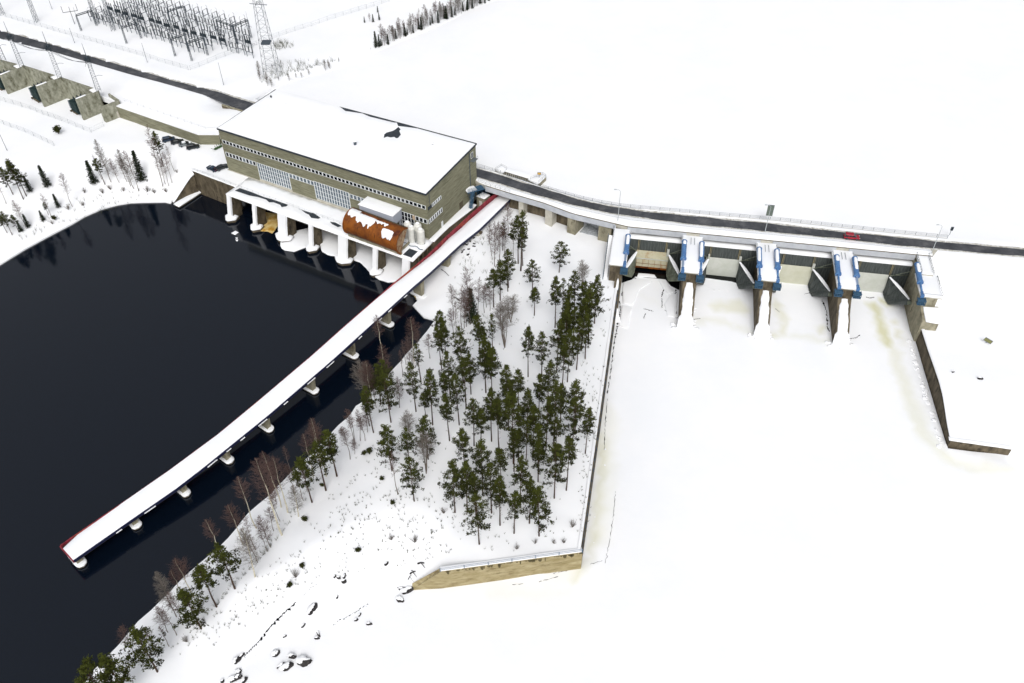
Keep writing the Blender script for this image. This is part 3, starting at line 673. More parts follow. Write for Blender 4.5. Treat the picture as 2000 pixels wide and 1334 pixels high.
# white tanks
tk = None
for i, (s, m) in enumerate(((75.2, 3.4), (78.2, 3.0), (76.6, 2.0), (73.4, 2.6))):
    t = thing('storage_tank', ['white upright tank standing closest to the rusty pipe end', 'white upright tank nearest the corner of the hall', 'white upright tank behind the other two at the hall wall', 'white tank half hidden behind the upper rim of the rusty pipe'][i], 'tank', B(s, m, 9), 'white tanks at the hall corner')
    M = MB(); hh = (4.6, 4.4, 5.2, 5.0)[i]; r = 1.15
    M.tube(B(s, m, 9.3), B(s, m, 9.3+hh), r, n=20); M.build('body', TANKW, t, smooth=False)
    M = MB(); M.tube(B(s, m, 9.3+hh), B(s, m, 9.8+hh), r, r*.65, n=20); M.tube(B(s, m, 9.8+hh), B(s, m, 10.05+hh), r*.65, r*.1, n=20); M.build('dome', TANKW, t)
    M = MB(); M.tube(B(s, m, 10.1+hh-.1), B(s, m, 10.25+hh), r*.55, r*.3, n=12); M.build('snow', SNOW, t)
    M = MB()
    for k in range(3): a = k*2.1; M.tube(B(s+math.cos(a)*r, m+math.sin(a)*r, 8.9), B(s+math.cos(a)*r, m+math.sin(a)*r, 9.6), .09)
    M.build('legs', RAIL, t)
cy = thing('gas_rack', 'dark ladder rack standing between the white tanks', 'rack', B(76.9, 3.9, 9)); M = MB()
for k in (-.3, .3): M.tube(B(76.9+k, 3.9, 9), B(76.9+k, 3.9, 13.8), .07)
for k in range(8): M.tube(B(76.6, 3.9, 9.4+k*.55), B(77.2, 3.9, 9.4+k*.55), .04)
M.build('frame', RAIL, cy)
hp = MB(); hp.path([B(72+i*.7, 5.6+.35*math.sin(i*1.3), 9.35) for i in range(13)], .1, n=6); tag(hp.build('hose', BLUEG), 'thin blue hose lying on the deck in front of the white tanks', 'hose')
# ------------------------------------------------------------------ roads
def resample(pts, n):
    P = [Vector(p) for p in pts]; L = [0]
    for a, b in zip(P, P[1:]): L.append(L[-1]+(b-a).length)
    out = []; j = 0
    for i in range(n):
        t = L[-1]*i/(n-1)
        while j < len(P)-2 and L[j+1] < t: j += 1
        f = (t-L[j])/max(1e-9, L[j+1]-L[j]); out.append(P[j].lerp(P[j+1], min(1, f)))
    return out
def GP(l, z): return [G(x, y, z) for x, y in l]
topL = GP([(-260, 0), (-100, 31), (0, 59), (25, 66), (100, 86), (175, 109), (250, 131), (350, 160), (425, 179), (490, 200), (520, 211)], 14.07)
botL = GP([(-300, 12), (-130, 43), (0, 75), (50, 88), (100, 100), (175, 122), (250, 144), (325, 164), (400, 186), (470, 215), (500, 228)], 14.07)
M = MB(); M.sheet(resample(topL, 80), resample(botL, 80)); o = M.build('road', ASPH); tag(o, kind='structure')
def wiggle(pts, a, s, sd):
    return [p+Vector((0, noise.noise((p.x*s, p.y*s, sd))*a, 0)) for p in pts]
def border(name, line, off, wdt, z, m, n=160, sd=1, a=.5):
    L = resample(line, n); A = []; Bb = []
    for i, p in enumerate(L):
        t = (L[min(i+1, n-1)]-L[max(i-1, 0)]).normalized(); nn = Vector((-t.y, t.x, 0))
        wv = noise.noise((p.x*.15, p.y*.15, sd)); wv2 = noise.noise((p.x*.2, p.y*.2, sd+9))
        A.append(Vector((p.x, p.y, z))+nn*(off+wv*a)); Bb.append(Vector((p.x, p.y, z))+nn*(off+wdt*(0.75+wv2*.7)))
    M = MB(); M.sheet(A, Bb); return tag(M.build(name, m), kind='structure')
border('road_shoulder', topL, -.1, 1.1, 14.075, SLUSH)
# small bridge edge by the hall; shadow beneath it imitated by a dark wall
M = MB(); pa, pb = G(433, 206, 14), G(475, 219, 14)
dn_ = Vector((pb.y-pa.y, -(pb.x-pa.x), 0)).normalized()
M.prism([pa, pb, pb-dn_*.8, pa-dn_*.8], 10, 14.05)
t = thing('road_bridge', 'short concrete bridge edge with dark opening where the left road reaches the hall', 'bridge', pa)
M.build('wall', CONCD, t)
M = MB(); M.prism([pa+dn_*.1, pb+dn_*.1, pb-dn_*.5, pa-dn_*.5], 14.05, 14.35); M.build('kerb', CONC, t)
# dam road
topR = GP([(915, 325), (933, 329), (990, 346), (1050, 364), (1130, 389), (1190, 402), (1258, 412), (1345, 421), (1433, 429.5), (1520, 438), (1650, 453), (1750, 463), (1850, 473), (2000, 487), (2150, 500)], 14.06)
botR = GP([(915, 341), (933, 346), (970, 357), (1050, 382), (1130, 403), (1190, 416), (1258, 426), (1345, 437), (1433, 446), (1520, 454), (1650, 467), (1750, 479), (1850, 488), (2000, 501), (2150, 513)], 14.06)
M = MB(); M.sheet(resample(topR, 90), resample(botR, 90)); tag(M.build('road', ASPH), kind='structure')
border('road_shoulder', topR, -.15, .9, 14.066, SLUSH, sd=4)
border('road_shoulder', botR, -.5, .7, 14.066, SLUSH, sd=6, a=.3)
NE = GP([(915, 320), (932, 325), (980, 339), (1060, 367), (1108, 381), (1156, 394), (1220, 404.5), (1345, 415.5), (1520, 430.5), (1650, 444.5), (1750, 455), (1850, 465)], 14)
SE = GP([(915, 343), (934, 357), (949, 363), (996, 377.6), (1060, 396), (1119, 417.6), (1204, 437.6)], 14)+[D(0, 0, 14), D(40, 0, 14), D(85.5, 0, 14)]
dam = thing('dam_bridge', 'snowy dam road bridge with pale grey edge beams curving from the hall to the gates', 'bridge', D(20, -5, 0))
M = MB(); M.band(resample(NE, 60), resample(SE, 60), 1.2); M.build('deck', CONCL, dam)
M = MB(); A = resample(SE, 90); Bn = resample(botR[:-1], 90)
# pavement snow between kerb and edge, and verge snow by the upstream rail
SEl = resample([p+Vector((0, 0, 0)) for p in SE], 80); asp = resample([p for p in botR if p.x < D(86, 0).x], 200)
def nearest(p, L): return min(L, key=lambda q: (q.x-p.x)**2+(q.y-p.y)**2)
aspE = resample(botR, 500); aspT = resample(topR, 500)
def snowstrip(edge, inner, inset, name='pavement_snow', h=.28):
    M = MB(); rows = []
    for p in edge:
        q = nearest(p, inner); d = (q-p); L = d.length; d.normalize(); wv = noise.noise((p.x*.3, p.y*.3, 3))*.25
        rows.append([p+d*.25+Vector((0, 0, .02)), p+d*.5+Vector((0, 0, h)), p+d*(L*.5)+Vector((0, 0, h*.9)), p+d*(L-inset-.35+wv)+Vector((0, 0, h*.8)), p+d*(L-inset+wv)+Vector((0, 0, .03))])
    M.add([q for r in rows for q in r], [(i*5+j, (i+1)*5+j, (i+1)*5+j+1, i*5+j+1) for i in range(len(rows)-1) for j in range(4)])
    return M.build(name, SNOW, dam, smooth=True)
snowstrip(resample(SE, 160), aspE, .45)
snowstrip(resample(NE, 160), aspT, .5, h=.2)
M = MB(); L_ = resample(SE, 160)   # grey kerb line half way across the pavement
M.path([nearest(p, aspE).lerp(p, .38)+Vector((0, 0, .22)) for p in L_], .045, n=4); M.build('kerb_rail', RAIL, dam)
def fascia(pts, z0, z1, th, m, parent, name='edge_beam'):
    M = MB(); A = [Vector((p.x, p.y, z1)) for p in pts]; n = len(A); Bq = []
    for i, p in enumerate(A):
        t = (A[min(i+1, n-1)]-A[max(i-1, 0)]).normalized(); Bq.append(p+Vector((t.y, -t.x, 0))*th)
    M.band(A, Bq, z1-z0); return M.build(name, m, parent)
fascia(resample(SE[2:7]+[D(-3.4, 0.1, 14)], 30), 12.25, 13.93, .35, FASCIA, dam)
BAYS = [(0, 17.1), (20.9, 38.2), (41.7, 59.3), (62.9, 80.9)]
for u0, u1 in BAYS:
    M = MB(); M.prism([D(u0, 0), D(u1, 0), D(u1, .35), D(u0, .35)], 12.3, 13.93); M.build('edge_beam', FASCIA, dam)
M = MB(); M.path([p+Vector((0, 0, -.0)) for p in resample(SE[2:], 60)], .10, n=4); M.build('edge_strip', CONCD, dam)
# columns and back wall under the curved approach
cols = [(1021, 417, 1.6), (1070, 440, 2.4), (1118, 452, 2.9), (1182, 469, 4.0)]
edge = resample(SE, 400)
for i, (px, py, w_) in enumerate(cols):
    p = nearest(G(px, py, 6.6), edge); k = edge.index(p); t = (edge[k+1]-edge[k-1]).normalized(); nn = Vector((-t.y, t.x, 0))
    if nn.y < 0: nn = -nn
    c = Vector((p.x, p.y, 0))+nn*.1
    M = MB(); M.prism([c-t*w_*.5, c+t*w_*.5, c+t*w_*.5+nn*5.2, c-t*w_*.5+nn*5.2], 5, 12.4); M.build('column', CONCL if i < 2 else CONC, dam)
bw = []
_i0 = edge.index(nearest(G(990, 390, 10), edge)); _i1 = edge.index(nearest(G(1128, 440, 10), edge))
for k in range(_i0, _i1, 3):
    p = edge[k]; t = (edge[k+1]-edge[k-1]).normalized(); nn = Vector((-t.y, t.x, 0)); nn = nn if nn.y > 0 else -nn
    bw.append(Vector((p.x, p.y, 12.6))+nn*(3.0))
M = MB(); b2 = [p+Vector((0, .6, 0)) for p in bw]; M.band(bw, b2, 7.0); M.build('back_wall', CONCD, dam)
M = MB(); ic = GP([(1132, 452), (1146, 437), (1176, 449), (1178, 464)], 6.9); M.prism(ic, 6, 6.75)
for k in range(16): q = ic[1].lerp(ic[2], k/15); M.tube(q, q+Vector((0, 0, 3.6+.6*random.random())), .22, .3, n=5)
tag(M.build('icicle_curtain', mat('grey_ice', (.25, .27, .29), (.6, .63, .66), 2, .3)), 'curtain of grey icicles in the opening under the bridge left of the gates', 'icicles')
railing('railing', [p+Vector((0, 0, 0)) for p in resample(NE, 26)], 'long thin steel railing along the upstream edge of the dam road', m=GALV, sp=2.0, r=.05, rr=.03, nr=3)
railing('railing', [SE[1]+Vector((0, .3, 0))]+[p+Vector((0, .3, 0)) for p in SE[2:4]], 'short steel railing between the hall corner and the pavement of the bridge', m=GALV, sp=1.6)
# ------------------------------------------------------------------ gates and piers
spill = [(-3.6, 0), (17.1, 20.9), (38.2, 41.7), (59.3, 62.9), (80.9, 84.6)]
PN = ['at the left end beside the snowy island', 'second from the left, right of the rusty gate', 'middle one, between the second and third gate', 'fourth from the left, below the red car', 'at the right end of the dam']
PIT = [0, 0, 0, 0, 0]
for i, (a, b) in enumerate(spill):
    pr = thing('gate_pier', ('spillway pier with snowy platform, '+PN[i]), 'pier', D((a+b)/2, 8, 0), 'piers between the dam gates')
    M = MB(); M.prism([D(a, -9.5), D(b, -9.5), D(b, 16.6), D(a, 16.6)], -1, 12.35)
    if i < 4:
        zt = lambda q: float(np.interp((Vector((q[0], q[1], 0))-D0).dot(V), [16.6, 17, 18.5, 20, 21.8, 25.5], [9.3, 9.0, 7.4, 6.2, 5.6, 2.6]))
        for v0, v1 in ((16.6, 18.5), (18.5, 20), (20, 21.8), (21.8, 25.3)):
            e = 0 if i else 0; aa = a if i else -1.9
            M.prism([D(aa, v0), D(b, v0), D(b, v1), D(aa, v1)], -1, zt)
    else:
        zt = lambda q: float(np.interp((Vector((q[0], q[1], 0))-D0).dot(V), [16.6, 18, 21, 30], [9.5, 8.6, 7.6, 6.6]))
        M.prism([D(a, 16.6), D(b+1, 16.6), D(b+1, 21), D(a+.4, 21)], -1, zt)
    M.build('wall', CONCD if i < 4 else CONC, pr)
    M = MB(); q0, q1 = (a-1.1, b+1.1)
    if i == 0: q0, q1 = -3.9, .9
    if i == 4: q0, q1 = 79.9, 85.6
    v0 = 1.2 if i < 4 else 8.2
    M.prism([D(q0, v0), D(q1, v0), D(q1, 16.9), D(q0, 16.9)], 12.35, 12.7); 
    if i == 4: M.prism([D(81.2, .5), D(84.4, .5), D(84.4, 8.2), D(81.2, 8.2)], 13.2, 13.6)
    pf = M.build('platform', CONCL, pr)
    M = MB(); snow_cap(M, [D(q0, v0-1.2), D(q1, v0-1.2), D(q1, 16.95), D(q0, 16.95)], 12.7, .5, .02, .05)
    if i == 4: snow_cap(M, [D(81.2, -.5), D(84.4, -.5), D(84.4, 8.2), D(81.2, 8.2)], 13.6, .3, 0, .03)
    M.build('snow', SNOW, pf, smooth=True)
    if i < 4:
        M = MB(); n_ = 14; rows = []
        for k in range(n_+1):
            v = 16.9+(25.6-16.9)*k/n_; z = float(np.interp(v, [16.6, 17, 18.5, 20, 21.8, 25.5], [9.3, 9.0, 7.4, 6.2, 5.6, 2.6]))+.35
            if k == 0: z -= .3
            aa = a if i else -1.9
            ins = (.95 if v < 18 else .6 if v < 20.5 else .45 if v < 24.5 else -.2)+.2*noise.noise((v*.9, i, 2)); ww = (b-aa)/2-ins; mid = (aa+b)/2
            rows.append([D(mid-ww, v, z-.45), D(mid-ww*.9, v, z), D(mid, v, z+.12), D(mid+ww*.9, v, z), D(mid+ww, v, z-.45)])
        k = n_; ww = 1.6; rows.append([D(mid-ww*1.4, 26.6, .15), D(mid-ww*.8, 27.0, .2), D(mid, 27.2, .2), D(mid+ww*.8, 27.0, .2), D(mid+ww*1.4, 26.6, .15)])
        M.add([q for r in rows for q in r], [(x*5+j, (x+1)*5+j, (x+1)*5+j+1, x*5+j+1) for x in range(len(rows)-1) for j in range(4)])
        M.build('snow', SNOW, pr, smooth=True)
        M = MB(); M.prism([D(a, 24.8), D(b, 24.8), D(b-.4, 26.6), D(a+.4, 26.6)], -1, .6)
        if i: M.build('foot', CONCD, pr)
    else:
        M = MB(); snow_cap(M, [D(81.6, 17.2), D(85.6, 17.0), D(85.6, 21.5), D(82.2, 21.2)], zt, .5, .05, .1); M.build('snow', SNOW, pr, smooth=True)
    # low rails and cabinets on the platform
    M = MB()
    for uu in (q0+.12, q1-.12):
        M.tube(D(uu, v0, 13.6), D(uu, v0+3.4, 13.6), .05, n=4)
        for vv in (v0, v0+1.7, v0+3.4): M.tube(D(uu, vv, 12.7), D(uu, vv, 13.6), .05, n=4)
    if i in (1, 2, 3):
        for uu in ((a+b)/2-.5, (a+b)/2+.5): M.tube(D(uu, 1.6, 13.5), D(uu, 4.8, 13.5), .07, n=4); M.tube(D(uu, 1.6, 12.7), D(uu, 1.6, 13.5), .05, n=4)
    if i == 4:
        for uu in (81.2, 84.4):
            for zz in (14.1, 14.7): M.tube(D(uu, -.5, zz), D(uu, 8.2, zz), .05, n=4)
            for k in range(9): M.tube(D(uu, -.5+k*1.08, 13.6), D(uu, -.5+k*1.08, 14.7), .05, n=4)
        for k in range(9): M.tube(D(85.5, 8.4+k, 12.8), D(85.5, 8.4+k, 13.8), .04, n=4)
        M.tube(D(85.5, 8.4, 13.8), D(85.5, 16.6, 13.8), .04, n=4); M.tube(D(80.2, 16.8, 13.7), D(85.5, 16.8, 13.7), .04, n=4)
    M.build('rail', RAIL, pr)
CYL = [(.45, 0), (16.55, 1), (21.5, 1), (37.5, 2), (42.4, 2), (58.7, 3), (63.6, 3), (80.3, 4)]
CN = ['blue hydraulic cylinder at the left end of the dam beside the island stairs', 'blue cylinder right of the rusty first gate', 'blue cylinder left of the second gate', 'blue cylinder right of the second gate', 'blue cylinder left of the third gate', 'blue cylinder right of the third gate', 'blue cylinder left of the fourth gate', 'blue cylinder at the far right end of the dam gates']
for k, (u, pi_) in enumerate(CYL):
    t = thing('hydraulic_cylinder', CN[k], 'cylinder', D(u, 9, 12.7), 'blue hoist cylinders on the dam gates')
    s = -1 if k % 2 == 0 else 1     # lean
    a = D(u, 5.3, 14.5); b = D(u-.02*s, 11.9, 13.75); c = D(u, 15.9, 13.15)
    d_ = (b-a).normalized()
    M = MB(); M.tube(a, b, .72, n=16); M.build('barrel', BLUE, t)
    M = MB(); M.tube(b-d_*.05, b+d_*.45, .86, n=16); M.build('end_cap', BLUE, t); M = MB(); M.tube(a-d_*.25, a, .8, n=16); M.build('end_cap', BLUE, t)
    M = MB(); M.tube(b+d_*.4, c, .28, n=10); M.build('piston_rod', CHROME if k in (0, 1, 6) else BLUE, t)
    M = MB(); M.tube(c-d_*.3, c+d_*.5, .42, n=8); M.box(D(u, 16.9, 12.9), (.9, .7, .9), rz=DANG); M.build('clevis', BLUE, t)
    M = MB(); M.box(D(u, 7, 13.2), (.9, .6, 1.1), rz=DANG); M.box(D(u, 11.2, 12.9), (.9, .5, .8), rz=DANG); M.build('bracket', STEELG, t)
    M = MB(); L0 = (.62, .25, .95, .85, .8, .35, .75, .55)[k]; a_ = a.lerp(b, .04); b_ = a.lerp(b, L0)
    sg = -1 if k in (2, 3, 4) else .2
    n_ = 9; rr = []
    for x in range(n_+1):
        p = a_.lerp(b_, x/n_); row = []
        for y in range(5):
            an = rad(50+80*y/4)+(.28 if sg < 0 else -.1)+.12*noise.noise((x*.8, k, y)); sq = math.sin(math.pi*min(1, max(0.02, x/n_)))**.3
            r_ = .73+(.17 if 0 < y < 4 else .0)*sq
            an = math.pi/2+(an-math.pi/2)*(.5+.5*sq)
            row.append(p+U*math.cos(an)*r_+Vector((0, 0, math.sin(an)*r_)))
        rr.append(row)
    M.add([q for r in rr for q in r], [(x*5+y, (x+1)*5+y, (x+1)*5+y+1, x*5+y+1) for x in range(n_) for y in range(4)])
    M.box(D(u, 14, 13.05), (.7, 1.6, .3), rz=DANG)
    M.build('snow', SNOW, t, smooth=True)
    M = MB(); side = u
    M.box(D(u, 17.6, 12.0), (2.1, 1.7, .12), rz=DANG); 
    for zz_ in (10.9, 11.4, 11.9, 12.4): M.box(D(u, 18.4, zz_), (2.1, .1, .14), rz=DANG)
    for xx_ in (-.95, -.3, .3, .95): M.box(D(u+xx_, 18.4, 11.65), (.1, .12, 1.6), rz=DANG)
    M.box(D(u, 17.6, 10.8), (2.0, 1.6, .06), rz=DANG)
    for x in (-1, 1):
        for zz_ in (10.9, 11.6, 12.3): M.box(D(u+x, 17.6, zz_), (.1, 1.7, .12), rz=DANG)
    M.build('grating', BLUEG, t)
GN = ['first dam gate from the left with a rust stained panel', 'second dam gate from the left with a clean frosted panel', 'third dam gate with a yellowish frosted panel and one dark side arm', 'fourth dam gate at the right end with a frosted grey panel']
for gi_, (u0, u1) in enumerate(BAYS):
    W = u1-u0; t = thing('dam_gate', GN[gi_], 'gate', D((u0+u1)/2, 1, 0), 'gates of the dam')
    M = MB(); M.prism([D(u0, -3.6), D(u1, -3.6), D(u1, .6), D(u0, .6)], 9.0, 10.75); cb = M.build('crest_beam', CONCY, t)
    M = MB(); n_ = 24; rows = []
    for k in range(n_+1):
        u = u0+W*k/n_; dip = math.sin(math.pi*min(1, max(0, (k/n_-.12)/.6)))*(1.9 if gi_ == 0 else 1.3) if .12 < k/n_ < .72 else 0
        back = -3.5+dip+.2*noise.noise((u*.4, gi_, 0))
        rows.append([D(u, back, 10.76), D(u, back+.3, 11.15), D(u, 0.2, 11.2), D(u, .75, 11.0), D(u, .85, 10.5)])
    M.add([q for r in rows for q in r], [(x*5+j, (x+1)*5+j, (x+1)*5+j+1, x*5+j+1) for x in range(n_) for j in range(4)])
    M.build('snow', SNOW, cb, smooth=True)
    M = MB(); n_ = int(W/.42)
    vs = []
    for k in range(n_+1):
        u = u0+W*k/n_; dv = .16 if k % 2 else 0
        vs += [D(u, .62+dv, 10.7), D(u, .8+dv, 6.6), D(u, .75+dv, .2)]
    M.add(vs, [(x*3+j, (x+1)*3+j, (x+1)*3+j+1, x*3+j+1) for x in range(n_) for j in range(2)])
    M.build('skin_plate', STEELD, t)
    a, b = u0+3.4, u0+(13.0 if gi_ == 0 else 12.6)
    if gi_ >= 1: a = u0+2.9
    zb = .9 if gi_ < 2 else .6
    M = MB(); prof = [(1.0, 6.75), (1.15, 6.9), (1.55, 5.2), (1.8, 3.4), (1.9, zb), (1.2, zb)]
    for (v0, z0), (v1, z1) in zip(prof, prof[1:]): M.quad(D(a, v0, z0), D(b, v0, z0), D(b, v1, z1), D(a, v1, z1))
    for uu in (a, b): M.add([D(uu, v_, z_) for v_, z_ in prof], [tuple(range(6))])
    if gi_ != 0: pm_ = GATEP if gi_ != 2 else mat('yellowish_panel', (.50, .50, .38), (.58, .58, .48), .3, .8, .1)
    pn = M.build('panel', GATER if gi_ == 0 else pm_, t)
    if gi_ == 0:
        M = MB(); M.box(D((a+b)/2, 1.72, 4.35), (b-a+.4, .35, .22), rz=DANG); M.tube(D((a+b)/2, 1.9, 4.2), D((a+b)/2, 1.9, 4.8), .1); M.build('walkway_bar', GATEP, pn)
        M = MB(); 
        for k in range(6): M.box(D(a+.3+(b-a-.6)*k/5, 1.98, 2.6), (.07, .1, 3.0), rz=DANG)
        M.box(D((a+b)/2, 1.98, 2.7), (b-a, .08, .07), rz=DANG)
        M.build('rib', RUST, pn)
        M = MB(); M.quad(D(a+.1, 1.965, 1.55), D(b-.1, 1.965, 1.55), D(b-.1, 1.965, .92), D(a+.1, 1.965, .92)); M.build('rust_band', RUST, pn)
    M = MB()    # yellow ladders on the skin plate
    for uu in (u0+3.7, u1-5.3):
        M.box(D(uu, 1.1, 8.8), (.14, .12, 3.8), rz=DANG); M.box(D(uu+.35, 1.1, 8.8), (.08, .12, 3.8), rz=DANG)
    M.build('ladder', CONCY, t)
    M = MB(); M.box(D(u0+(12.6 if gi_ != 3 else 3.1), 1.7, 7.3), (.7, .6, 2.3), rz=DANG); 
    if gi_ == 1: M.box(D(u0+3.6, 1.6, 7.2), (.45, .5, 1.9), rz=DANG)
    M.build('cabinet', GATEP, t)
    for side in (0, 1):
        if gi_ >= 2 and side == 0: pass
        def W_(u, v, z): return D(u0+u, v, z) if side == 0 else D(u1-u, v, z)
        ue = 3.4 if side == 0 else (u1-b)
        A, E, T1, T2, Fq, Mi = (ue, 2.6, 7.2), (ue+.2, 1.9, 1.1), (.55, 9.8, 5.3), (.7, 10.2, 3.9), (ue-.5, 7.4, 1.2), (ue+.1, 4.6, 1.0)
        poly = [A, E, Mi, Fq, T2, T1]
        th = .35
        M = MB(); p1_ = [W_(*q) for q in poly]; p2_ = [W_(q[0]-th, q[1], q[2]) for q in poly]; n_ = len(poly)
        M.add(p1_+p2_, [tuple(range(n_)), tuple(range(2*n_-1, n_-1, -1))]+[(k, (k+1) % n_, n_+(k+1) % n_, n_+k) for k in range(n_)])
        if side == 1 or gi_ == 1:
            for f_ in (.25, .5, .75):
                top_ = Vector(A).lerp(Vector(T1), f_); bot_ = Vector(E).lerp(Vector(Fq), f_)
                M.tube(W_(top_.x+.12, top_.y, top_.z), W_(bot_.x+.12, bot_.y, bot_.z), .14, n=4)
        arm = M.build('gate_arm', STEELG if gi_ == 0 else STEELD, t)
        M = MB(); a_ = Vector(A)+Vector((0, .2, .12)); b_ = Vector(T1)+Vector((0, -.1, .15)); rows = []
        for k in range(11):
            q = a_.lerp(b_, k/10); q.z -= .35*math.sin(math.pi*k/10)*(-.6); wd = .62*(math.sin(math.pi*min(.97, max(.05, k/10)))**.4)
            rows.append([W_(q.x+wd, q.y, q.z-.05), W_(q.x, q.y, q.z+.22), W_(q.x-wd, q.y, q.z-.05)])
        M.add([q for r in rows for q in r], [(x*3+j, (x+1)*3+j, (x+1)*3+j+1, x*3+j+1) for x in range(10) for j in range(2)]); M.build('snow', SNOW, arm, smooth=True)
        for a0_, b0_, r0_, nm_ in (((.1, 1.2, 7.6), (ue-.2, 1.6, 7.0), .12, 'brace'), ((.1, 2.0, 9.6), (ue, 2.2, 7.2), .1, 'brace'), ((0, 10, 4.6), (.9, 10, 4.6), .6, 'trunnion')): M = MB(); M.tube(W_(*a0_), W_(*b0_), r0_, n=8); M.build(nm_, STEELG, t)
# dark open water and ice slabs below the first two gates
M = MB(); M.prism([D(.1, .8), D(17.0, .8), D(17.0, 9.5), D(14.5, 8.0), D(12.8, 5.2), D(4.0, 5.4), D(2.5, 7.6), D(.1, 9.0)], -.2, .16)
tag(M.build('open_water', DARKW), kind='structure')
M = MB(); M.prism([D(22, .8), D(37.6, .8), D(37.6, 5.8), D(32, 3.9), D(23, 3.4)], -.2, .86)
tag(M.build('open_water', DARKW), kind='structure')
for i, (P, lb) in enumerate((
    ([(4.6, 3.7), (9.6, 3.6), (10.2, 5.3), (4.4, 5.5)], 'small raised ice slab floating closest below the rusty first gate'),
    ([(.4, 8.9), (4.2, 6.2), (9.0, 7.0), (5.5, 11.5), (4.0, 19.0), (1.0, 18.4)], 'wide ice slab left below the rusty gate beside the island wall'),
    ([(1.0, 19.3), (4.0, 19.9), (3.4, 29), (.7, 28.4)], 'long ice slab against the island wall below the first gate'),
    ([(10.6, 5.6), (13.4, 6.2), (14.6, 9.6), (16.2, 10.4), (14.0, 12.6), (12.2, 9.6)], 'broken ice slab right below the rusty gate'),
    ([(14.2, 13.0), (16.6, 11.2), (16.6, 22.0), (14.0, 22.0), (12.9, 17)], 'ice slab against the second pier below the rusty gate'),
)):
    M = MB(); snow_cap(M, [D(*q) for q in P], .08, .28, -.1, .25, 1.0); tag(M.build('ice_slab', SNOW, smooth=True), lb, 'ice')
def crackline(pxs, z, w_, name='ice_crack', sd=0):
    L = resample(GP(pxs, z), max(8, int(len(pxs)*9))); A = []; Bq = []; n = len(L)
    for i, p in enumerate(L):
        t = (L[min(i+1, n-1)]-L[max(0, i-1)]).normalized(); nn = Vector((-t.y, t.x, 0)); q = p+nn*noise.noise((i*.8, sd, 1))*.35
        ww = w_*max(.0, .45+1.5*noise.noise((i*.55, sd, 5)))+.005; p_ = Vector((q.x, q.y, max(p.z, ground_ice(q))+.03))
        A.append(p_+nn*ww*.5); Bq.append(p_-nn*ww*.5)
    return A, Bq
def ground_ice(q):
    a = np.array([[q.x, q.y]])
    return float(zIce(a)[0]) if not inpoly(a, ISL)[0] else float(zI(a)[0])
M = MB(); cr_l = []
for k, (pts, ww) in enumerate([
    ([(1218, 566), (1214, 576), (1226, 583), (1230, 582)], .5), ([(1210, 588), (1212, 605), (1209, 620), (1222, 623)], .5), ([(1207, 625), (1204, 650), (1200, 668)], .5), ([(1200, 668), (1196, 700), (1192, 735), (1186, 770)], .3),
    ([(1236, 578), (1240, 568), (1250, 560)], .35), ([(1292, 580), (1296, 566), (1308, 560)], .5), ([(1293, 583), (1293, 602)], .3), ([(1298, 605), (1308, 613), (1320, 616)], .35), ([(1320, 560), (1319, 590), (1321, 612), (1318, 620)], .5),
    ([(1257, 603), (1276, 608)], .4), ([(1261, 612), (1257, 622)], .35), ([(1320, 620), (1332, 624), (1345, 625)], .35), ([(1352, 624), (1368, 622)], .3), ([(1472, 642), (1490, 647), (1500, 641)], .35), ([(1514, 604), (1522, 611)], .25),
    ([(1604, 588), (1614, 610), (1616, 640), (1620, 648)], .5), ([(1626, 655), (1640, 660), (1652, 657)], .35), ([(1655, 662), (1672, 660), (1680, 654)], .35), ([(1248, 550), (1254, 554), (1262, 552)], .5), ([(1225, 545), (1240, 543), (1250, 548)], .5),
    ([(1186, 780), (1182, 830), (1180, 880)], .2), ([(1202, 960), (1198, 1010), (1190, 1060), (1182, 1100)], .14), ([(1080, 1122), (1110, 1114), (1150, 1106), (1176, 1095)], .14), ([(1000, 1142), (1050, 1138), (1090, 1128)], .14),
    ([(1570, 578), (1590, 574), (1603, 576)], .3), ([(1690, 584), (1698, 586), (1706, 584)], .5)]):
    A, Bq = crackline(pts, .1, ww, sd=k); M.sheet(A, Bq)
tag(M.build('ice_cracks', DARKW), 'dark cracks and open seams in the snow covered river ice', 'cracks', kind='stuff')
M = MB(); rnd = random.Random(21)
def lump(c, r, h):
    n1, n2 = 4, 9; sd = rnd.random()*50; vs = []
    for i in range(n1+1):
        for j in range(n2):
            th_ = math.pi*.5*i/n1; ph = 6.283*j/n2; d = Vector((math.sin(th_)*math.cos(ph), math.sin(th_)*math.sin(ph), math.cos(th_))); k = 1+.45*noise.noise(d*1.5+Vector((sd, 0, 0)))
            vs.append((c.x+d.x*r*k, c.y+d.y*r*k, c.z+d.z*h*k-.05))
    M.add(vs, [(i*n2+j, (i+1)*n2+j, (i+1)*n2+(j+1) % n2, i*n2+(j+1) % n2) for i in range(n1) for j in range(n2)])
for a, b in ((17.1, 20.9), (38.2, 41.7), (59.3, 62.9)):
    for _ in range(22):
        u = rnd.uniform(a-1.6, b+1.6); v = 26.3+rnd.uniform(-.4, 1.6)-abs(u-(a+b)/2)*.35; lump(D(u, v, .1), rnd.uniform(.3, .9), rnd.uniform(.2, .55))
    for _ in range(10): lump(D(b+rnd.uniform(.2, .9), rnd.uniform(17, 27), .1), rnd.uniform(.2, .6), rnd.uniform(.15, .5))
for u0, u1 in BAYS[1:]:
    for _ in range(26): lump(D(rnd.uniform(u0+2, u1-3), rnd.uniform(2.6, 6.5) if u0 > 40 else rnd.uniform(7.2, 9.5), .45), rnd.uniform(.5, 1.6), rnd.uniform(.15, .4))
for _ in range(60): v = rnd.uniform(19, 60); lump(D(79.6+(v-19)*.05+rnd.uniform(-.5, .5), v, .3), rnd.uniform(.3, .9), rnd.uniform(.15, .4))
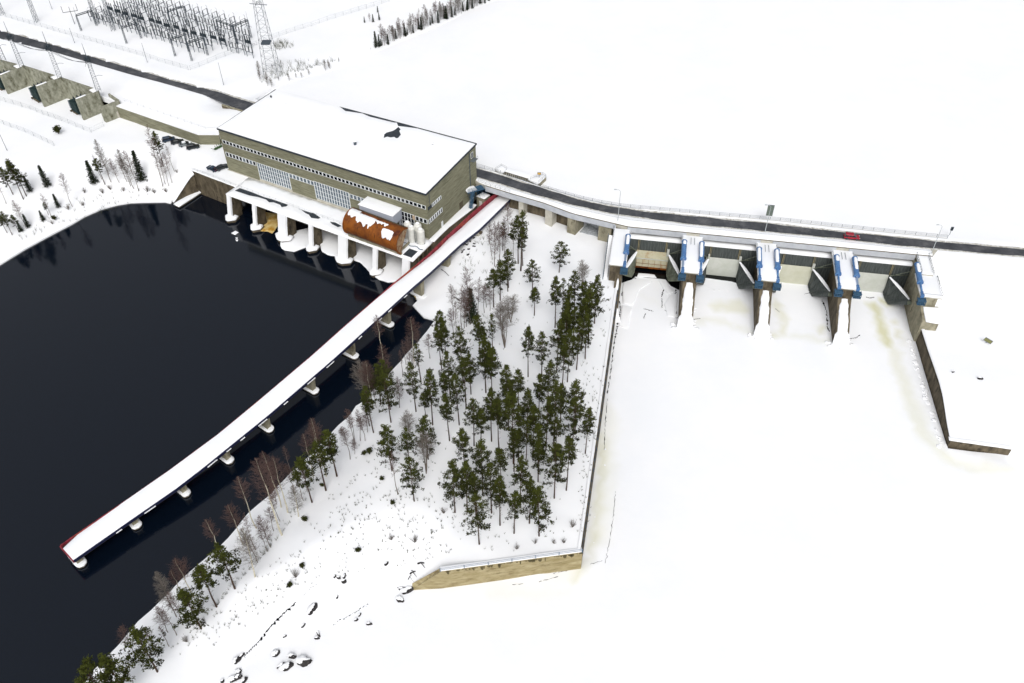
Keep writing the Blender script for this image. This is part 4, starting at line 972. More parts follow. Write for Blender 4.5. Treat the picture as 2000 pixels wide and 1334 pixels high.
for _ in range(34): v = rnd.uniform(30, 108); lump(D(.4+rnd.uniform(0, .8), v, .05), rnd.uniform(.25, .8), rnd.uniform(.12, .35))
tag(M.build('pressed_ice', SNOW, smooth=True), 'lumps of pressed snowy ice round the pier noses and along the walls', 'ice', kind='stuff')
# ------------------------------------------------------------------ channel walls
cw = thing('channel_wall', 'long straight wet wall along the right side of the snowy island', 'wall', D(-.7, 60, 0))
M = MB(); a, b = D(-.35, 17), D(-1.0, 107.4); nn = -U*.9
M.prism([a, b, b+nn, a+nn], -1, 6.5); M.prism([a+U*.16, b+U*.16, b, a], 5.6, 6.2); M.build('wall', CONCD, cw)
M = MB(); snow_cap(M, [a+nn*.55, b+nn*.55, b+nn*1.3, a+nn*1.3], 6.5, .2, .0, .05); M.build('snow', SNOW, cw, smooth=True)
railing('railing', [a+nn*.1+Vector((0, 0, 6.5)), b+nn*.1+Vector((0, 0, 6.5))], 'low dark blue railing along the long island channel wall', sp=3.05, m=BLUEG, h=.9, r=.08, rr=.03)
ew = thing('end_wall', 'yellowish stained concrete wall at the front tip of the snowy island', 'wall', ewm)
M = MB(); dE = (ewc-ewm); dE.z = 0; dE.normalize(); nE = Vector((-dE.y, dE.x, 0)); nE = nE if nE.y > 0 else -nE
c0 = Vector((ewc.x, ewc.y, 0)); m0 = Vector((ewm.x, ewm.y, 0)); e0 = Vector((ewe.x, ewe.y, 0))
M.prism([m0, c0, c0+nE*.9, m0+nE*.9], -1, 6.5)
LL = (m0-e0).length
M.prism([e0, m0, m0+nE*.9, e0+nE*.9], -1, lambda q: .35+6.1*min(1, (Vector((q[0], q[1], 0))-e0).length/LL))
M.build('wall', CONCY, ew)
M = MB(); rnd = random.Random(4)
for k in range(54):      # dark water stains below the coping
    s = rnd.random()*(c0-m0).length; p = m0+dE*s-nE*.012; h_ = .25+rnd.random()**2*1.3; w_ = .25+rnd.random()*.7
    pts = [p-dE*w_/2+Vector((0, 0, 6.45)), p+dE*w_/2+Vector((0, 0, 6.45)), p+dE*w_*.4+Vector((0, 0, 6.45-h_*.8)), p+dE*w_*.05+Vector((0, 0, 6.45-h_)), p-dE*w_*.35+Vector((0, 0, 6.45-h_*.7))]
    M.add(pts, [(0, 1, 2, 3, 4)])
M.build('stain', mat('damp_stain', (.06, .05, .025), (.14, .11, .05), 1.5, .9), ew, fix=False)
M = MB(); snow_cap(M, [m0+nE*.12, c0+nE*.12, c0+nE*1.2, m0+nE*1.2], 6.5, .2, 0, .05); M.build('snow', SNOW, ew, smooth=True)
railing('railing', [m0+nE*.1+Vector((0, 0, 6.5)), c0+nE*.1+Vector((0, 0, 6.5))], 'thin blue grey railing on top of the yellowish end wall', sp=5.0, m=mat('blue_grey_rail', (.12, .18, .26)), h=1.1, r=.09, rr=.035)
rw = thing('channel_wall', 'dark stained retaining wall along the right side of the spillway channel', 'wall', D(84, 45, 0))
M = MB(); n_ = 30
Tn = resample([D(81.75+(v-16)/44*1.65, v, z) for v, z in zip(RWV, RWZ)], n_); Bn = [Vector((p.x, p.y, -.5)) for p in Tn]
M.band([p for p in Tn], [p+U*.9 for p in Tn], .8); M.add(Tn+Bn, [(i, i+1, n_+i+1, n_+i) for i in range(n_-1)]); M.build('wall', CONCD, rw)
M = MB(); rows = [[p-U*.03+Vector((0, 0, .02)), p+U*.1+Vector((0, 0, .22)), p+U*.8+Vector((0, 0, .25)), p+U*1.1+Vector((0, 0, -.3))] for p in Tn]
M.add([q for r in rows for q in r], [(x*4+j, (x+1)*4+j, (x+1)*4+j+1, x*4+j+1) for x in range(n_-1) for j in range(3)]); M.build('snow', SNOW, rw, smooth=True)
r2 = thing('end_wall', 'short low wall with snow cap at the lower right corner of the spillway channel', 'wall', rwT[1])
ea, eb = Vector(Tn[-1]), Vector(rwE); M = MB(); ea.z = eb.z = 2.3; dR = (eb-ea); dR.z = 0; dR.normalize(); nR = Vector((-dR.y, dR.x, 0)); nR = nR if nR.y > 0 else -nR
M.prism([ea, eb, eb+nR*.8, ea+nR*.8], -.5, 2.35); M.build('wall', CONCD, r2)
M = MB(); snow_cap(M, [ea-dR*.3, eb, eb+nR*1.0, ea+nR*1.0-dR*.3], 2.35, .35, .05, .08); M.build('snow', SNOW, r2, smooth=True)
# ------------------------------------------------------------------ log flume
lowE = [((138, 1098), 3.8), ((143, 1094), 3.8), ((257.5, 1014), 4.2), ((345, 953.5), 4.8), ((400, 911), 5.3), ((525, 810), 6.2), ((652.5, 700), 6.8), ((680, 675), 7.0), ((807, 560), 7.8), ((840, 532), 8.0), ((899, 477), 8.4), ((936, 448), 8.7), ((990, 395), 9.4), ((1020, 366), 9.8)]
upE = [((119, 1067), 3.8), ((140, 1052), 3.8), ((235, 986), 4.2), ((330, 920), 4.8), ((426, 849), 5.5), ((500, 788), 6.1), ((605, 699), 6.8), ((680, 632), 7.2), ((733, 586), 7.6), ((769, 555), 7.8), ((840, 499.5), 8.0), ((864, 477), 8.2), ((918, 427.6), 8.6), ((951, 400), 9.0), ((985, 372), 9.6)]
NF = 120
lo = resample([G(*p, z) for p, z in lowE[1:]], NF); upr = resample([G(*p, z) for p, z in upE], NF)
fl = thing('log_flume', 'long snow filled log flume on pillars curving over the dark water', 'flume', lo[60])
M = MB(); M.band([p-Vector((0, 0, .5)) for p in upr], [p-Vector((0, 0, .5)) for p in lo], .55); M.build('trough', mat('dark_timber', (.025, .022, .022), (.05, .045, .04), 1, .9), fl)
nrm = []
for i in range(NF):
    t_ = (lo[min(i+1, NF-1)]-lo[max(0, i-1)]); t_.z = 0; t_.normalize(); q = Vector((t_.y, -t_.x, 0)); q = q if (lo[i]-upr[i]).dot(q) > 0 else -q; nrm.append(q)
M = MB(); M.band([p-nrm[i]*.02 for i, p in enumerate(lo)], [p+nrm[i]*.16 for i, p in enumerate(lo)], .75); M.build('near_side', NAVY, fl)
hr = [float(np.interp(i/NF, [0, .05, .1, .6, .72, .8, 1], [.25, .15, .0, .05, .5, 1.25, 1.6])) for i in range(NF)]
M = MB(); M.band([p-nrm[i]*.22+Vector((0, 0, hr[i])) for i, p in enumerate(upr)], [p-nrm[i]*.02+Vector((0, 0, hr[i])) for i, p in enumerate(upr)], 1.1)
a_ = [p-nrm[i]*.22+Vector((0, 0, hr[i]-1.05)) for i, p in enumerate(upr)]
M.band(a_, [p-nrm[i]*.02+Vector((0, 0, hr[i]-1.05)) for i, p in enumerate(upr)], 1.2)
M.build('far_side', RED, fl)
M = MB(); rows = []
for i in range(NF):
    s0 = Vector(upr[i]); s1 = Vector(lo[i]); w1 = noise.noise((i*.22, 0, 1))*.25+noise.noise((i*.7, 5, 1))*.12
    if i < 5: s0 = s0.lerp(s1, max(0, (3-i)*.05))
    f = s1-s0
    kk_ = min(1, hr[i]/.6); rows.append([s0+f*.0+nrm[i]*((.12+w1)*kk_-.1*(1-kk_))+Vector((0, 0, -.25*kk_+.05*(1-kk_))), s0+f*.06+nrm[i]*w1*kk_+Vector((0, 0, .12)), s0+f*.35+Vector((0, 0, .16)), s0+f*.7+Vector((0, 0, .15)), s0+f*.97+Vector((0, 0, .12)), s1+nrm[i]*(.05+.05*w1)+Vector((0, 0, -.03))])
M.add([q for r in rows for q in r], [(x*6+j, (x+1)*6+j, (x+1)*6+j+1, x*6+j+1) for x in range(NF-1) for j in range(5)])
M.add(rows[0]+[q-Vector((0, 0, .4)) for q in rows[0]], [(j, j+1, 7+j, 6+j) for j in range(5)])
M.build('snow', SNOW, fl, smooth=True)
M = MB()
e0_, e1_ = upr[0], lo[0]; bk = (upr[0]-upr[3]); bk.z = 0; bk.normalize()
M.prism([e0_-nrm[0]*.2, e1_+nrm[0]*.1, e1_+nrm[0]*.1+bk*.25, e0_-nrm[0]*.2+bk*.25], 3.0, 3.85); M.build('end_board', RED, fl)
# snow lumps on the outer ledge
M = MB()
for i in range(3, 78):
    if noise.noise((i*.35, 2, 8)) > .12: M.band([lo[i]+nrm[i]*.2-Vector((0, 0, .5)), lo[i+1]+nrm[i+1]*.2-Vector((0, 0, .5))], [lo[i]+nrm[i]*.42-Vector((0, 0, .5)), lo[i+1]+nrm[i+1]*.42-Vector((0, 0, .5))], .1)
M.build('ledge_snow', SNOW, fl)
FP = [(157, 1098), (265, 1023), (362, 961), (447, 897), (523, 834), (606, 757), (685, 690), (757, 630), (823, 576), (878, 522), (938, 462)]
for k, (px, py) in enumerate(FP):
    p = G(px, py, .8 if k < 9 else (3 if k == 9 else 6)); i = min(range(NF), key=lambda j: (lo[j].x-p.x)**2+(lo[j].y-p.y)**2)
    c = lo[i].lerp(upr[i], .42); c.z = 0; top_ = lo[i].z-1.0; t_ = Vector((nrm[i].y, -nrm[i].x, 0)); n_ = nrm[i]
    wl_ = (p-c).dot(n_); gz = 0 if k < 9 else ground_z(c.x, c.y)-.5
    e = max(1.2, wl_)
    M = MB(); ct = c+t_*(p-c).dot(t_)
    bb = [ct-t_*.55+n_*(e-.1), ct+t_*.55+n_*(e-.1), ct+t_*.55-n_*1.6, ct-t_*.55-n_*1.6]
    tt = [ct-t_*.75+n_*(e*.55+.9), ct+t_*.75+n_*(e*.55+.9), ct+t_*.75-n_*2.2, ct-t_*.75-n_*2.2]
    M.hexa([Vector((q.x, q.y, gz-.5)) for q in bb], [Vector((q.x, q.y, top_)) for q in tt])
    pil = M.build('pillar', CONC if k != 10 else CONCL, fl)
    M = MB(); cc = ct+n_*(e-.6); M.box((cc.x, cc.y, top_-.1), (2.4, .9, .5), rz=math.atan2(n_.y, n_.x)); M.build('bearing', CONCD, pil)
    if k < 9:
        w1 = 1.05; foot = [ct-t_*w1-n_*2.6, ct+t_*w1-n_*2.6, ct+t_*w1+n_*(e+.3), ct+t_*w1*.75+n_*(e+.8), ct+n_*(e+1.1), ct-t_*w1*.75+n_*(e+.8), ct-t_*w1+n_*(e+.3)]
        M = MB(); M.prism(foot, -1.5, .45); ft = M.build('footing', CONCD, pil)
        M = MB(); snow_cap(M, foot, .45, .5, .1, .12, .6); M.build('snow', SNOW, ft, smooth=True)
# ------------------------------------------------------------------ trees
def blob_tufts(M, rnd, c, r, n, size, tint, flat=.6):
    for _ in range(n):
        while True:
            d = Vector((rnd.uniform(-1, 1), rnd.uniform(-1, 1), rnd.uniform(-1, 1)))
            if .05 < d.length < 1: break
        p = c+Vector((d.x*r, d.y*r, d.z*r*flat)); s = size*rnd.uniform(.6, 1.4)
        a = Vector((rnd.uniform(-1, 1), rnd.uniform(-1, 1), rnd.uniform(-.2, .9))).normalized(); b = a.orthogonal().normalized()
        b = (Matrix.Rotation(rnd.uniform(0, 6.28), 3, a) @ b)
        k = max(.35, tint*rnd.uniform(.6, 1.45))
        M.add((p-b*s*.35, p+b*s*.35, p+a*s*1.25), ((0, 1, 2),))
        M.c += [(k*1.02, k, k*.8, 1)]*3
def make_pine(seed, crown_from=.42, width=.20, dens=1.0, lean=0, n_tuft=42, openness=.0, h=15.0):
    rnd = random.Random(seed); t = thing('pine_tree', 'pine', 'tree')
    T = MB(); pts = []; x = y = 0
    for i in range(9):
        f = i/8; pts.append(Vector((x, y, h*f*.97-.2))); x += rnd.uniform(-.10, .10)*h*.03+lean*.02; y += rnd.uniform(-.1, .1)*h*.03
    for i in range(8): T.tube(pts[i], pts[i+1], .17*(1-i/8.6)*h/15, .17*(1-(i+1)/8.6)*h/15, 6)
    C = MB(); C.c = []; L = MB()
    z = crown_from*h; ga = rnd.uniform(0, 6)
    while z < h*.985:
        f = (z/h-crown_from)/(1-crown_from)
        prof = (math.sin(math.pi*min(1, (f*.80+.26)))**.75)*(1-.25*f) if f < .9 else .3*(1-(f-.9)*6)
        nb = rnd.choice((2, 3, 3, 4)) if f > .12 else rnd.choice((1, 2))
        c0 = pts[0].lerp(pts[0], 0); k = min(7, int(z/h*8)); c0 = pts[k].lerp(pts[k+1], z/h*8-k)
        for _ in range(nb):
            ga += 2.4+rnd.uniform(-.6, .6); ln = h*width*prof*rnd.uniform(.55, 1.25)
            if rnd.random() < openness: continue
            rise = rnd.uniform(-.05, .35)+.5*f
            tip = c0+Vector((math.cos(ga)*ln, math.sin(ga)*ln, ln*rise))
            L.tube(c0, tip, .05*h/15, .015, 3)
            m = 1 if ln < 1.0 else 2 if ln < 2.1 else 3
            for j in range(m):
                q = c0.lerp(tip, (1-.33*j) if m > 1 else .85)+Vector((rnd.uniform(-.3, .3), rnd.uniform(-.3, .3), rnd.uniform(-.1, .25)))
                blob_tufts(C, rnd, q, rnd.uniform(.34, .64)*h/15, int(n_tuft*dens*rnd.uniform(.45, 1.0)), .30, .45+1.1*f+rnd.uniform(-.25, .35))  # tufts paler higher up: sunlit crown top put into the tint
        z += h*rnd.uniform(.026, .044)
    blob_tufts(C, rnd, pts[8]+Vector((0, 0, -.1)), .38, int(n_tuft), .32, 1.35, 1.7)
    for _ in range(4):     # dead lower branches
        zz = h*rnd.uniform(.2, crown_from); a = rnd.uniform(0, 6.28); c0 = pts[min(7, int(zz/h*8))]; c0 = Vector((c0.x, c0.y, zz)); L.tube(c0, c0+Vector((math.cos(a), math.sin(a), .1))*h*.05, .03, .01, 3)
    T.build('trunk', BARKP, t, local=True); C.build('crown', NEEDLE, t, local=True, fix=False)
    T2 = L.build('branches', BARKP, t, local=True, fix=False)
    t['h'] = h; return t
def make_spruce(seed, h=14.0, width=.13, tint=1.0):
    rnd = random.Random(seed); t = thing('spruce_tree', 'spruce', 'tree'); T = MB(); T.tube((0, 0, -.2), (0, 0, h*.96), .16, .03, 6)
    C = MB(); C.c = []; z = h*.06
    while z < h*.98:
        f = z/h; r = h*width*(1-f)**.85*rnd.uniform(.8, 1.15)+.1; nb = 7
        for k in range(nb):
            a = k*6.28/nb+rnd.uniform(-.4, .4)+z; ln = r*rnd.uniform(.65, 1.15); m = max(2, int(ln/.45))
            for j in range(m):
                q = Vector((math.cos(a)*ln*(j+1)/m, math.sin(a)*ln*(j+1)/m, z-ln*.25*(j+1)/m)); blob_tufts(C, rnd, q, .32, 7, .34, tint*(.7+.5*f), .5)  # tint paler towards the tip, as in the pines
        z += h*rnd.uniform(.03, .045)
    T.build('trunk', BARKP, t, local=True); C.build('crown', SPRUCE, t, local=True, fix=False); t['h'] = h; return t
def make_birch(seed, h=16.0, stems=1, width=.13, bare=.35, twigs=110, bark=None, twig=None, thick=1.0):
    rnd = random.Random(seed); t = thing('birch_tree', 'birch', 'tree'); T = MB(); C = MB()
    for s in range(stems):
        sa = rnd.uniform(0, 6.28); sp = 0 if stems == 1 else .10
        pts = []; x = y = 0
        for i in range(9):
            f = i/8; pts.append(Vector((x, y, h*f*(1 if s == 0 else rnd.uniform(.93, 1))-.15))); x += math.cos(sa)*h*sp/8*(1.4-f)+rnd.uniform(-.012, .012)*h; y += math.sin(sa)*h*sp/8*(1.4-f)+rnd.uniform(-.012, .012)*h
        for i in range(8): T.tube(pts[i], pts[i+1], .115*thick*(1-i/8.8), .115*thick*(1-(i+1)/8.8), 5)
        for _ in range(int(twigs/stems)):
            f = bare+(1-bare)*rnd.random()**.8; k = min(7, int(f*8)); c0 = pts[k].lerp(pts[k+1], f*8-k); a = rnd.uniform(0, 6.28)
            g_ = (f-bare)/(1-bare); ln = h*width*(math.sin(math.pi*(g_*.75+.22)))*rnd.uniform(.5, 1.1)
            d = Vector((math.cos(a), math.sin(a), rnd.uniform(.5, 1.3))).normalized(); tip = c0+d*ln; C.tube(c0, tip, .026, .011, 3, cap=False)
            for _ in range(5):
                q = c0.lerp(tip, rnd.uniform(.35, 1)); dd = (d+Vector((rnd.uniform(-.8, .8), rnd.uniform(-.8, .8), rnd.uniform(-.5, .5)))).normalized()
                e = q+dd*ln*rnd.uniform(.25, .5); C.tube(q, e, .012, .007, 3, cap=False)
                for _ in range(2): q2 = q.lerp(e, rnd.uniform(.3, .9)); C.tube(q2, q2+(dd+Vector((rnd.uniform(-.8, .8), rnd.uniform(-.8, .8), rnd.uniform(-.6, .3)))).normalized()*ln*.2, .010, .006, 3, cap=False)
    T.build('trunk', bark or BARKG, t, local=True); C.build('crown', twig or TWIG, t, local=True, fix=False); t['h'] = h; return t
PINES = [make_pine(11, .48, .130, .9), make_pine(12, .42, .140, .8), make_pine(13, .56, .115, 1.0), make_pine(14, .38, .115, .7), make_pine(15, .52, .105, .9), make_pine(16, .36, .15, .7, 0, 40, .15), make_pine(17, .45, .10, .8), make_pine(18, .50, .135, .75, 0, 40, .1)]
PINEW = [make_pine(21, .32, .20, .75, 0, 46, .15), make_pine(22, .26, .18, .8, 0, 46, .12)]
PINET = [make_pine(31, .50, .09, .6, 0, 30, .2), make_pine(32, .42, .085, .6, 0, 30, .2)]
SPR = [make_spruce(41, width=.17), make_spruce(42, width=.12, tint=.9)]
BIR = [make_birch(51, bark=BARKG), make_birch(52, width=.10, bare=.4, bark=BARKG), make_birch(53, width=.15, bare=.25, twigs=150), make_birch(54, width=.08, bare=.45, twigs=70)]
BIRW = [make_birch(61, width=.15, bare=.45, twigs=150, bark=BARKB, thick=1.5), make_birch(62, width=.11, bare=.5, twigs=120, bark=BARKB, thick=1.3)]
BIRG = [make_birch(71, width=.17, bare=.15, twigs=170, bark=BARKB, twig=TWIGG, thick=1.4), make_birch(72, width=.12, bare=.15, twigs=260, twig=TWIGG)]
MUL = [make_birch(81, h=10, stems=5, width=.22, bare=.3, twigs=200, twig=TWIGG, thick=.8), make_birch(82, h=10, stems=7, width=.2, bare=.4, twigs=220, twig=TWIGG, thick=.7)]
KIND = {'p': (PINES, 'pine tree', 'pine_tree'), 'w': (PINEW, 'pine tree', 'pine_tree'), 't': (PINET, 'pine tree', 'pine_tree'), 's': (SPR[:1], 'spruce tree', 'spruce_tree'), 'n': (SPR[1:], 'spruce tree', 'spruce_tree'),
        'b': (BIR, 'bare birch', 'birch_tree'), 'B': (BIRW, 'white birch', 'birch_tree'), 'g': (BIRG[:1], 'bare birch', 'birch_tree'), 'G': (BIRG[1:], 'bare birch', 'birch_tree'), 'm': (MUL, 'bare many stemmed tree', 'many_stemmed_tree')}
# (zone, kind, base x, base y, top y) measured on the photograph
TR = '''
A b 992 462 395;A b 997 466 425;A t 982 489 438;A t 1017 529 410;A p 1012 515 424;A t 1021 519 452;A p 993 562 488;A b 966 520 432;A b 972 490 436;A b 975.5 508 432;A b 960 500 430;A b 985 500 425;A b 1002 505 440;A w 1092 532 474
B p 964 600 530;B p 977 587 512;B t 992 569 520;B p 1043.5 616 563;B p 1040 572 510;B s 921 626 562;B b 946 611 556;B b 932 623 542;B b 918 634 520;B b 902 646 558;B b 885.5 625 556;B b 911 638 560;B b 907 641 566;B b 891.5 655 588;B b 886 662 600;B m 998 630 574;B m 986 679 592;B b 950 600 548;B b 957 607 560;B m 1138 560 512
C p 1084 640 541;C t 1098 622 546;C p 1121 622 531;C p 1138 640 552;C w 1161 632 541;C p 1149 672 560;C p 1135 684 577;C p 1106 682 584;C p 1102 702 603;C p 1126 722 622;C p 1110 650 560;C p 1087 728 627;C p 1108 746 646;C p 1098 759 668;C p 1118 690 600;C p 1143 700 612
D p 1031.5 736 640;D p 1058 736 652;D p 1052 820 730;D p 1081.5 871 746;D p 1095 826 752;D p 1123 848 743;D p 1012 818 726;D p 1028.5 857 762;D p 1040 893 795;D p 1066 880 778;D w 1117 881 779;D p 1143 886 800;D p 1085 888 820;D p 1051 925 832;D t 1027 908 824;D t 1094 700 640;D p 1068 800 705
E p 864 690 607;E p 871 698 629;E p 863 722 640;E p 880 779 685;E p 872 792 728;E p 905 748 640;E p 910.5 797 697;E p 897 830 735;E p 938 706 618;E t 962 690 614;E p 949 767 655;E p 961 792 681;E p 958 740 668;E p 988 813 712;E p 993 836 745;E p 1003 906 765;E p 920 770 690;E p 943 700 640;E t 972 830 772
F p 845 830 723;F p 832 816 770;F p 812.6 804 708;F p 878 861 769;F p 926 871 779;F p 940 877 802;F p 960 862 758;F p 974.6 880 781;F w 836.7 897 814;F p 1004 921 840;F p 1013 896 838;F w 763.7 825 731;F p 762.5 800 703;F p 729.5 845 757;F t 722 832 768;F w 765.7 920 830;F p 803 926 841;F w 809 979 898;F m 832.5 925 850;F b 777 966 880;F m 800 856 805
G p 910 931 840;G p 943 968 864;G p 979 961 876;G w 888.6 1001 905;G p 912.5 1001 902;G p 930 1008 926;G p 960 1002 905;G p 976.7 1026 927;G p 1016 992 893;G p 1004 1042 962;G p 1034 1022 931;G w 936 1063 968;G w 1053 1047 949;G w 1082.5 973 872;G p 1106 958 856;G p 1051 941 858;G p 1085 930 870
H b 728 797 712;H B 728 797 706;H b 735 796 752;H b 780.5 796 738;H b 787 736 682;H b 713 861 812;H b 704 861 804;H b 717.5 844 800;H b 692 861 797;H b 672 861 834;H B 748 705 612;H B 809 706 618;H b 820 690 640;H b 800 720 655;H b 810 740 690;H b 840 700 650;H t 822 742 672;H p 744 790 712;H b 770 770 700;H m 716 790 712;H b 757 742 672;H b 793 712 664
I p 658 930 842;I p 636.5 958 869;I p 609.5 981 901;I b 684 897 833;I b 694 868 798;I b 693 887 858;I B 637 930 813;I B 628 910 830;I B 612 930 848;I b 570 925 870;I B 550.7 1045 893;I B 549 991 880;I B 562 1001 892;I b 575.7 966 905;I b 592.5 978 922;I g 583 1009 950;I b 529 1069 1003;I b 521.7 1077 1030;I b 534.5 1037 992;I b 546.7 1018 965;I b 600 960 900
J B 501 1032 932;J B 475 1063 985;J B 440 1098 1013;J b 499.5 1074 1003;J g 498 1127 1034;J b 503 1099 1040;J p 458.7 1149 1067;J p 423 1185 1111;J w 393 1228 1157;J w 307.5 1312 1236;J w 250 1362 1288;J w 222 1382 1300;J B 378 1166 1092;J B 362 1172 1112;J G 344.8 1205 1122;J b 357.5 1221 1160;J b 327.7 1235 1188;J b 344.8 1240 1188;J b 272 1285 1222;J b 300 1268 1228;J b 540 985 935;J b 330 1262 1222
K p 25.5 380 330;K p 45.7 389 313;K p 51.7 383 325;K n 60 374 342;K n 93.7 364 322;K b 141.7 404 336;K n 114.7 405 378;K s 85 431 411;K b 102.7 426 378;K p 95 420 398;K n 55.5 444 418;K b 50 440 390;K p 24 459 416;K p 36.7 453 423;K p 14 455 420;K b 12 398 350;K s 42 452 432
L G 217 356 270;L n 184.5 358 312;L p 205 360 312;L G 261.5 369 288;L b 271 373 292;L n 277.7 353 293;L b 318 364 243;L b 323 360 300;L p 317.5 317 260;L b 341 335 282;L b 336 358 296;L b 248 355 300;L b 233 357 308;L b 199 350 300;L b 255 364 305;L b 330 364 310
'''
cnt = {}; recs = []
for line in TR.strip().split('\n'):
    for it in line.split(';'):
        f = it.split()
        if len(f) == 6: f = f[1:] if len(f[0]) > 1 else f
        if len(f) == 5: z, k, bx, by, ty = f
        else: k, bx, by, ty = f
        recs.append([z, k, float(bx), float(by), float(ty)])
# far trees along the reservoir shore
rnd = random.Random(5); FAR = []
for px, py, ty, k in ((735, 92, 60, 's'), (712, 44, 32, 's'), (722, 42, 25, 'b'), (729, 43, 27, 's'), (741, 39, 24, 's'), (738, 24, 11, 's'), (725, 106, 92, 'b')): FAR.append(['M', k, px, py, ty])
for i in range(84):
    x = 741+i*2.75+rnd.uniform(-1, 1); yb = 94-(x-741)*.417-rnd.uniform(0, 5)-max(0, (x-900)*.03)
    if 741 < x < 760: yb += 1
    k = rnd.choice('bbbbbGGns') if i % 6 else 'n'
    FAR.append(['M', k, x, yb, yb-(rnd.uniform(28, 44) if k in 'bG' else rnd.uniform(14, 27))])
for px, py, ty in ((425+82, 148, 118), (508, 158, 136), (523, 168, 140), (531, 170, 150), (540, 172, 148), (547, 171, 152), (556, 164, 150), (566, 160, 143), (579, 156, 142), (590, 154, 140), (604, 147, 134), (636, 138, 116), (642, 132, 116), (644, 135, 120), (662, 122, 112)):
    FAR.append(['N', 'G', px, py, ty])
recs += FAR
ZN = {'A': ('island trees below the curved bridge', 'near the flume below the bridge'), 'B': ('upper island trees', 'on the upper island'), 'C': ('dense upper right grove', 'in the dense grove by the channel wall'),
 'D': ('right grove', 'in the right half of the island grove'), 'E': ('middle grove', 'in the middle of the island grove'), 'F': ('left grove', 'at the island grove left side'), 'G': ('front grove', 'at the island grove front'),
 'H': ('shore trees at the upper dark water', 'on the shore beside the upper flume'), 'I': ('shore trees at the middle', 'on the shore below the middle flume'), 'J': ('shore trees at the lower left', 'on the lower left island shore'),
 'K': ('far bank trees at the left edge', 'on the far bank at the left edge'), 'L': ('far bank trees by the parked cars', 'on the far bank left of the quay wall'), 'M': ('row of far trees at the reservoir', 'in the far row at the reservoir'), 'N': ('brush by the lattice tower', 'near the tall lattice tower')}
ORD = 'first second third fourth fifth sixth seventh eighth ninth tenth eleventh twelfth thirteenth fourteenth fifteenth sixteenth seventeenth eighteenth nineteenth twentieth'.split()
CN_ = {'pine tree': 'green pine', 'spruce tree': 'dark spruce', 'bare birch': 'leafless grey birch', 'white birch': 'leafless white birch', 'bare many stemmed tree': 'leafless bushy tree'}
groups = {}
for r in recs: groups.setdefault((r[0], KIND[r[1]][1]), []).append(r)
def ordw(i, n):
    if i < 20: return ORD[i]+' from the left'
    return (ORD[n-1-i] if n-1-i < 20 else ['', 'middle'][1])+' from the right'
LAB = {}
for (z, kn), L in groups.items():
    L.sort(key=lambda r: r[2])
    n = len(L)
    for i, r in enumerate(L):
        base = CN_[kn]
        LAB[id(r)] = f"{base}, {ordw(i, n)} {ZN[z][1]}" if n > 1 else f"the only {base} {ZN[z][1]}"
used = {}; rnd = random.Random(9)
for r in recs:
    z, k, bx, by, ty = r; protos, kn, nm = KIND[k]
    p = on_ground(bx, by) if z not in 'MN' else on_ground(bx, by, 13)
    h = max(2.0, topz(p, ty)-p.z+(.6 if k in 'pwt' else 0)); n = used.get(k, 0); used[k] = n+1
    pr = protos[n % len(protos)]
    if n < len(protos): o = pr
    else: o = copy_tree(pr)
    s = h/pr['h']; sw = s*(1.0 if z in 'MN' else (1.22 if z in 'IJ' else .92 if z in 'CDEFG' else 1.06)*min(1.25, max(.9, (1/s)**.5)))
    if k in 'bBGg': sw = s*max(.8, min(1.5, (1/s)**.5))
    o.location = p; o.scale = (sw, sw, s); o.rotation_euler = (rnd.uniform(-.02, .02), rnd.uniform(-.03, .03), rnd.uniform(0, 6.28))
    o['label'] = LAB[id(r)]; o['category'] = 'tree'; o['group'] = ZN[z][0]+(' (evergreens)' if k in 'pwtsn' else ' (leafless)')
    o.name = nm
for k, (protos, kn, nm) in KIND.items():
    for pr in protos:
        if 'h' in pr: pass
for o in list(bpy.data.objects):
    if o.get('h') is not None and o.get('label') in ('pine', 'spruce', 'birch'):
        for c in list(o.children): bpy.data.objects.remove(c)
        bpy.data.objects.remove(o)
# undergrowth: saplings and bushes one can tell apart, and small scrub as one mass
def make_bush(seed, h=1.6, green=False):
    rnd = random.Random(seed); t = thing('bush', 'bush', 'bush'); C = MB(); G2 = MB(); G2.c = []
    for _ in range(26):
        a = rnd.uniform(0, 6.28); r = rnd.uniform(.1, .8); tip = Vector((math.cos(a)*r*h*.6, math.sin(a)*r*h*.6, h*rnd.uniform(.5, 1))); C.tube((0, 0, 0), tip, .025, .01, 3, cap=False)
        for _ in range(3):
            q = tip*rnd.uniform(.4, .9); C.tube(q, q+Vector((rnd.uniform(-.3, .3), rnd.uniform(-.3, .3), .35))*h*.5, .012, .007, 3, cap=False)
        if green: blob_tufts(G2, rnd, tip*.8, .35*h/1.6, 12, .25, .9)
    C.build('twigs', TWIGG, t, local=True, fix=False)
    if green: G2.build('needles', NEEDLE, t, local=True, fix=False)
    return t
BU = [make_bush(1), make_bush(2), make_bush(3, green=True)]
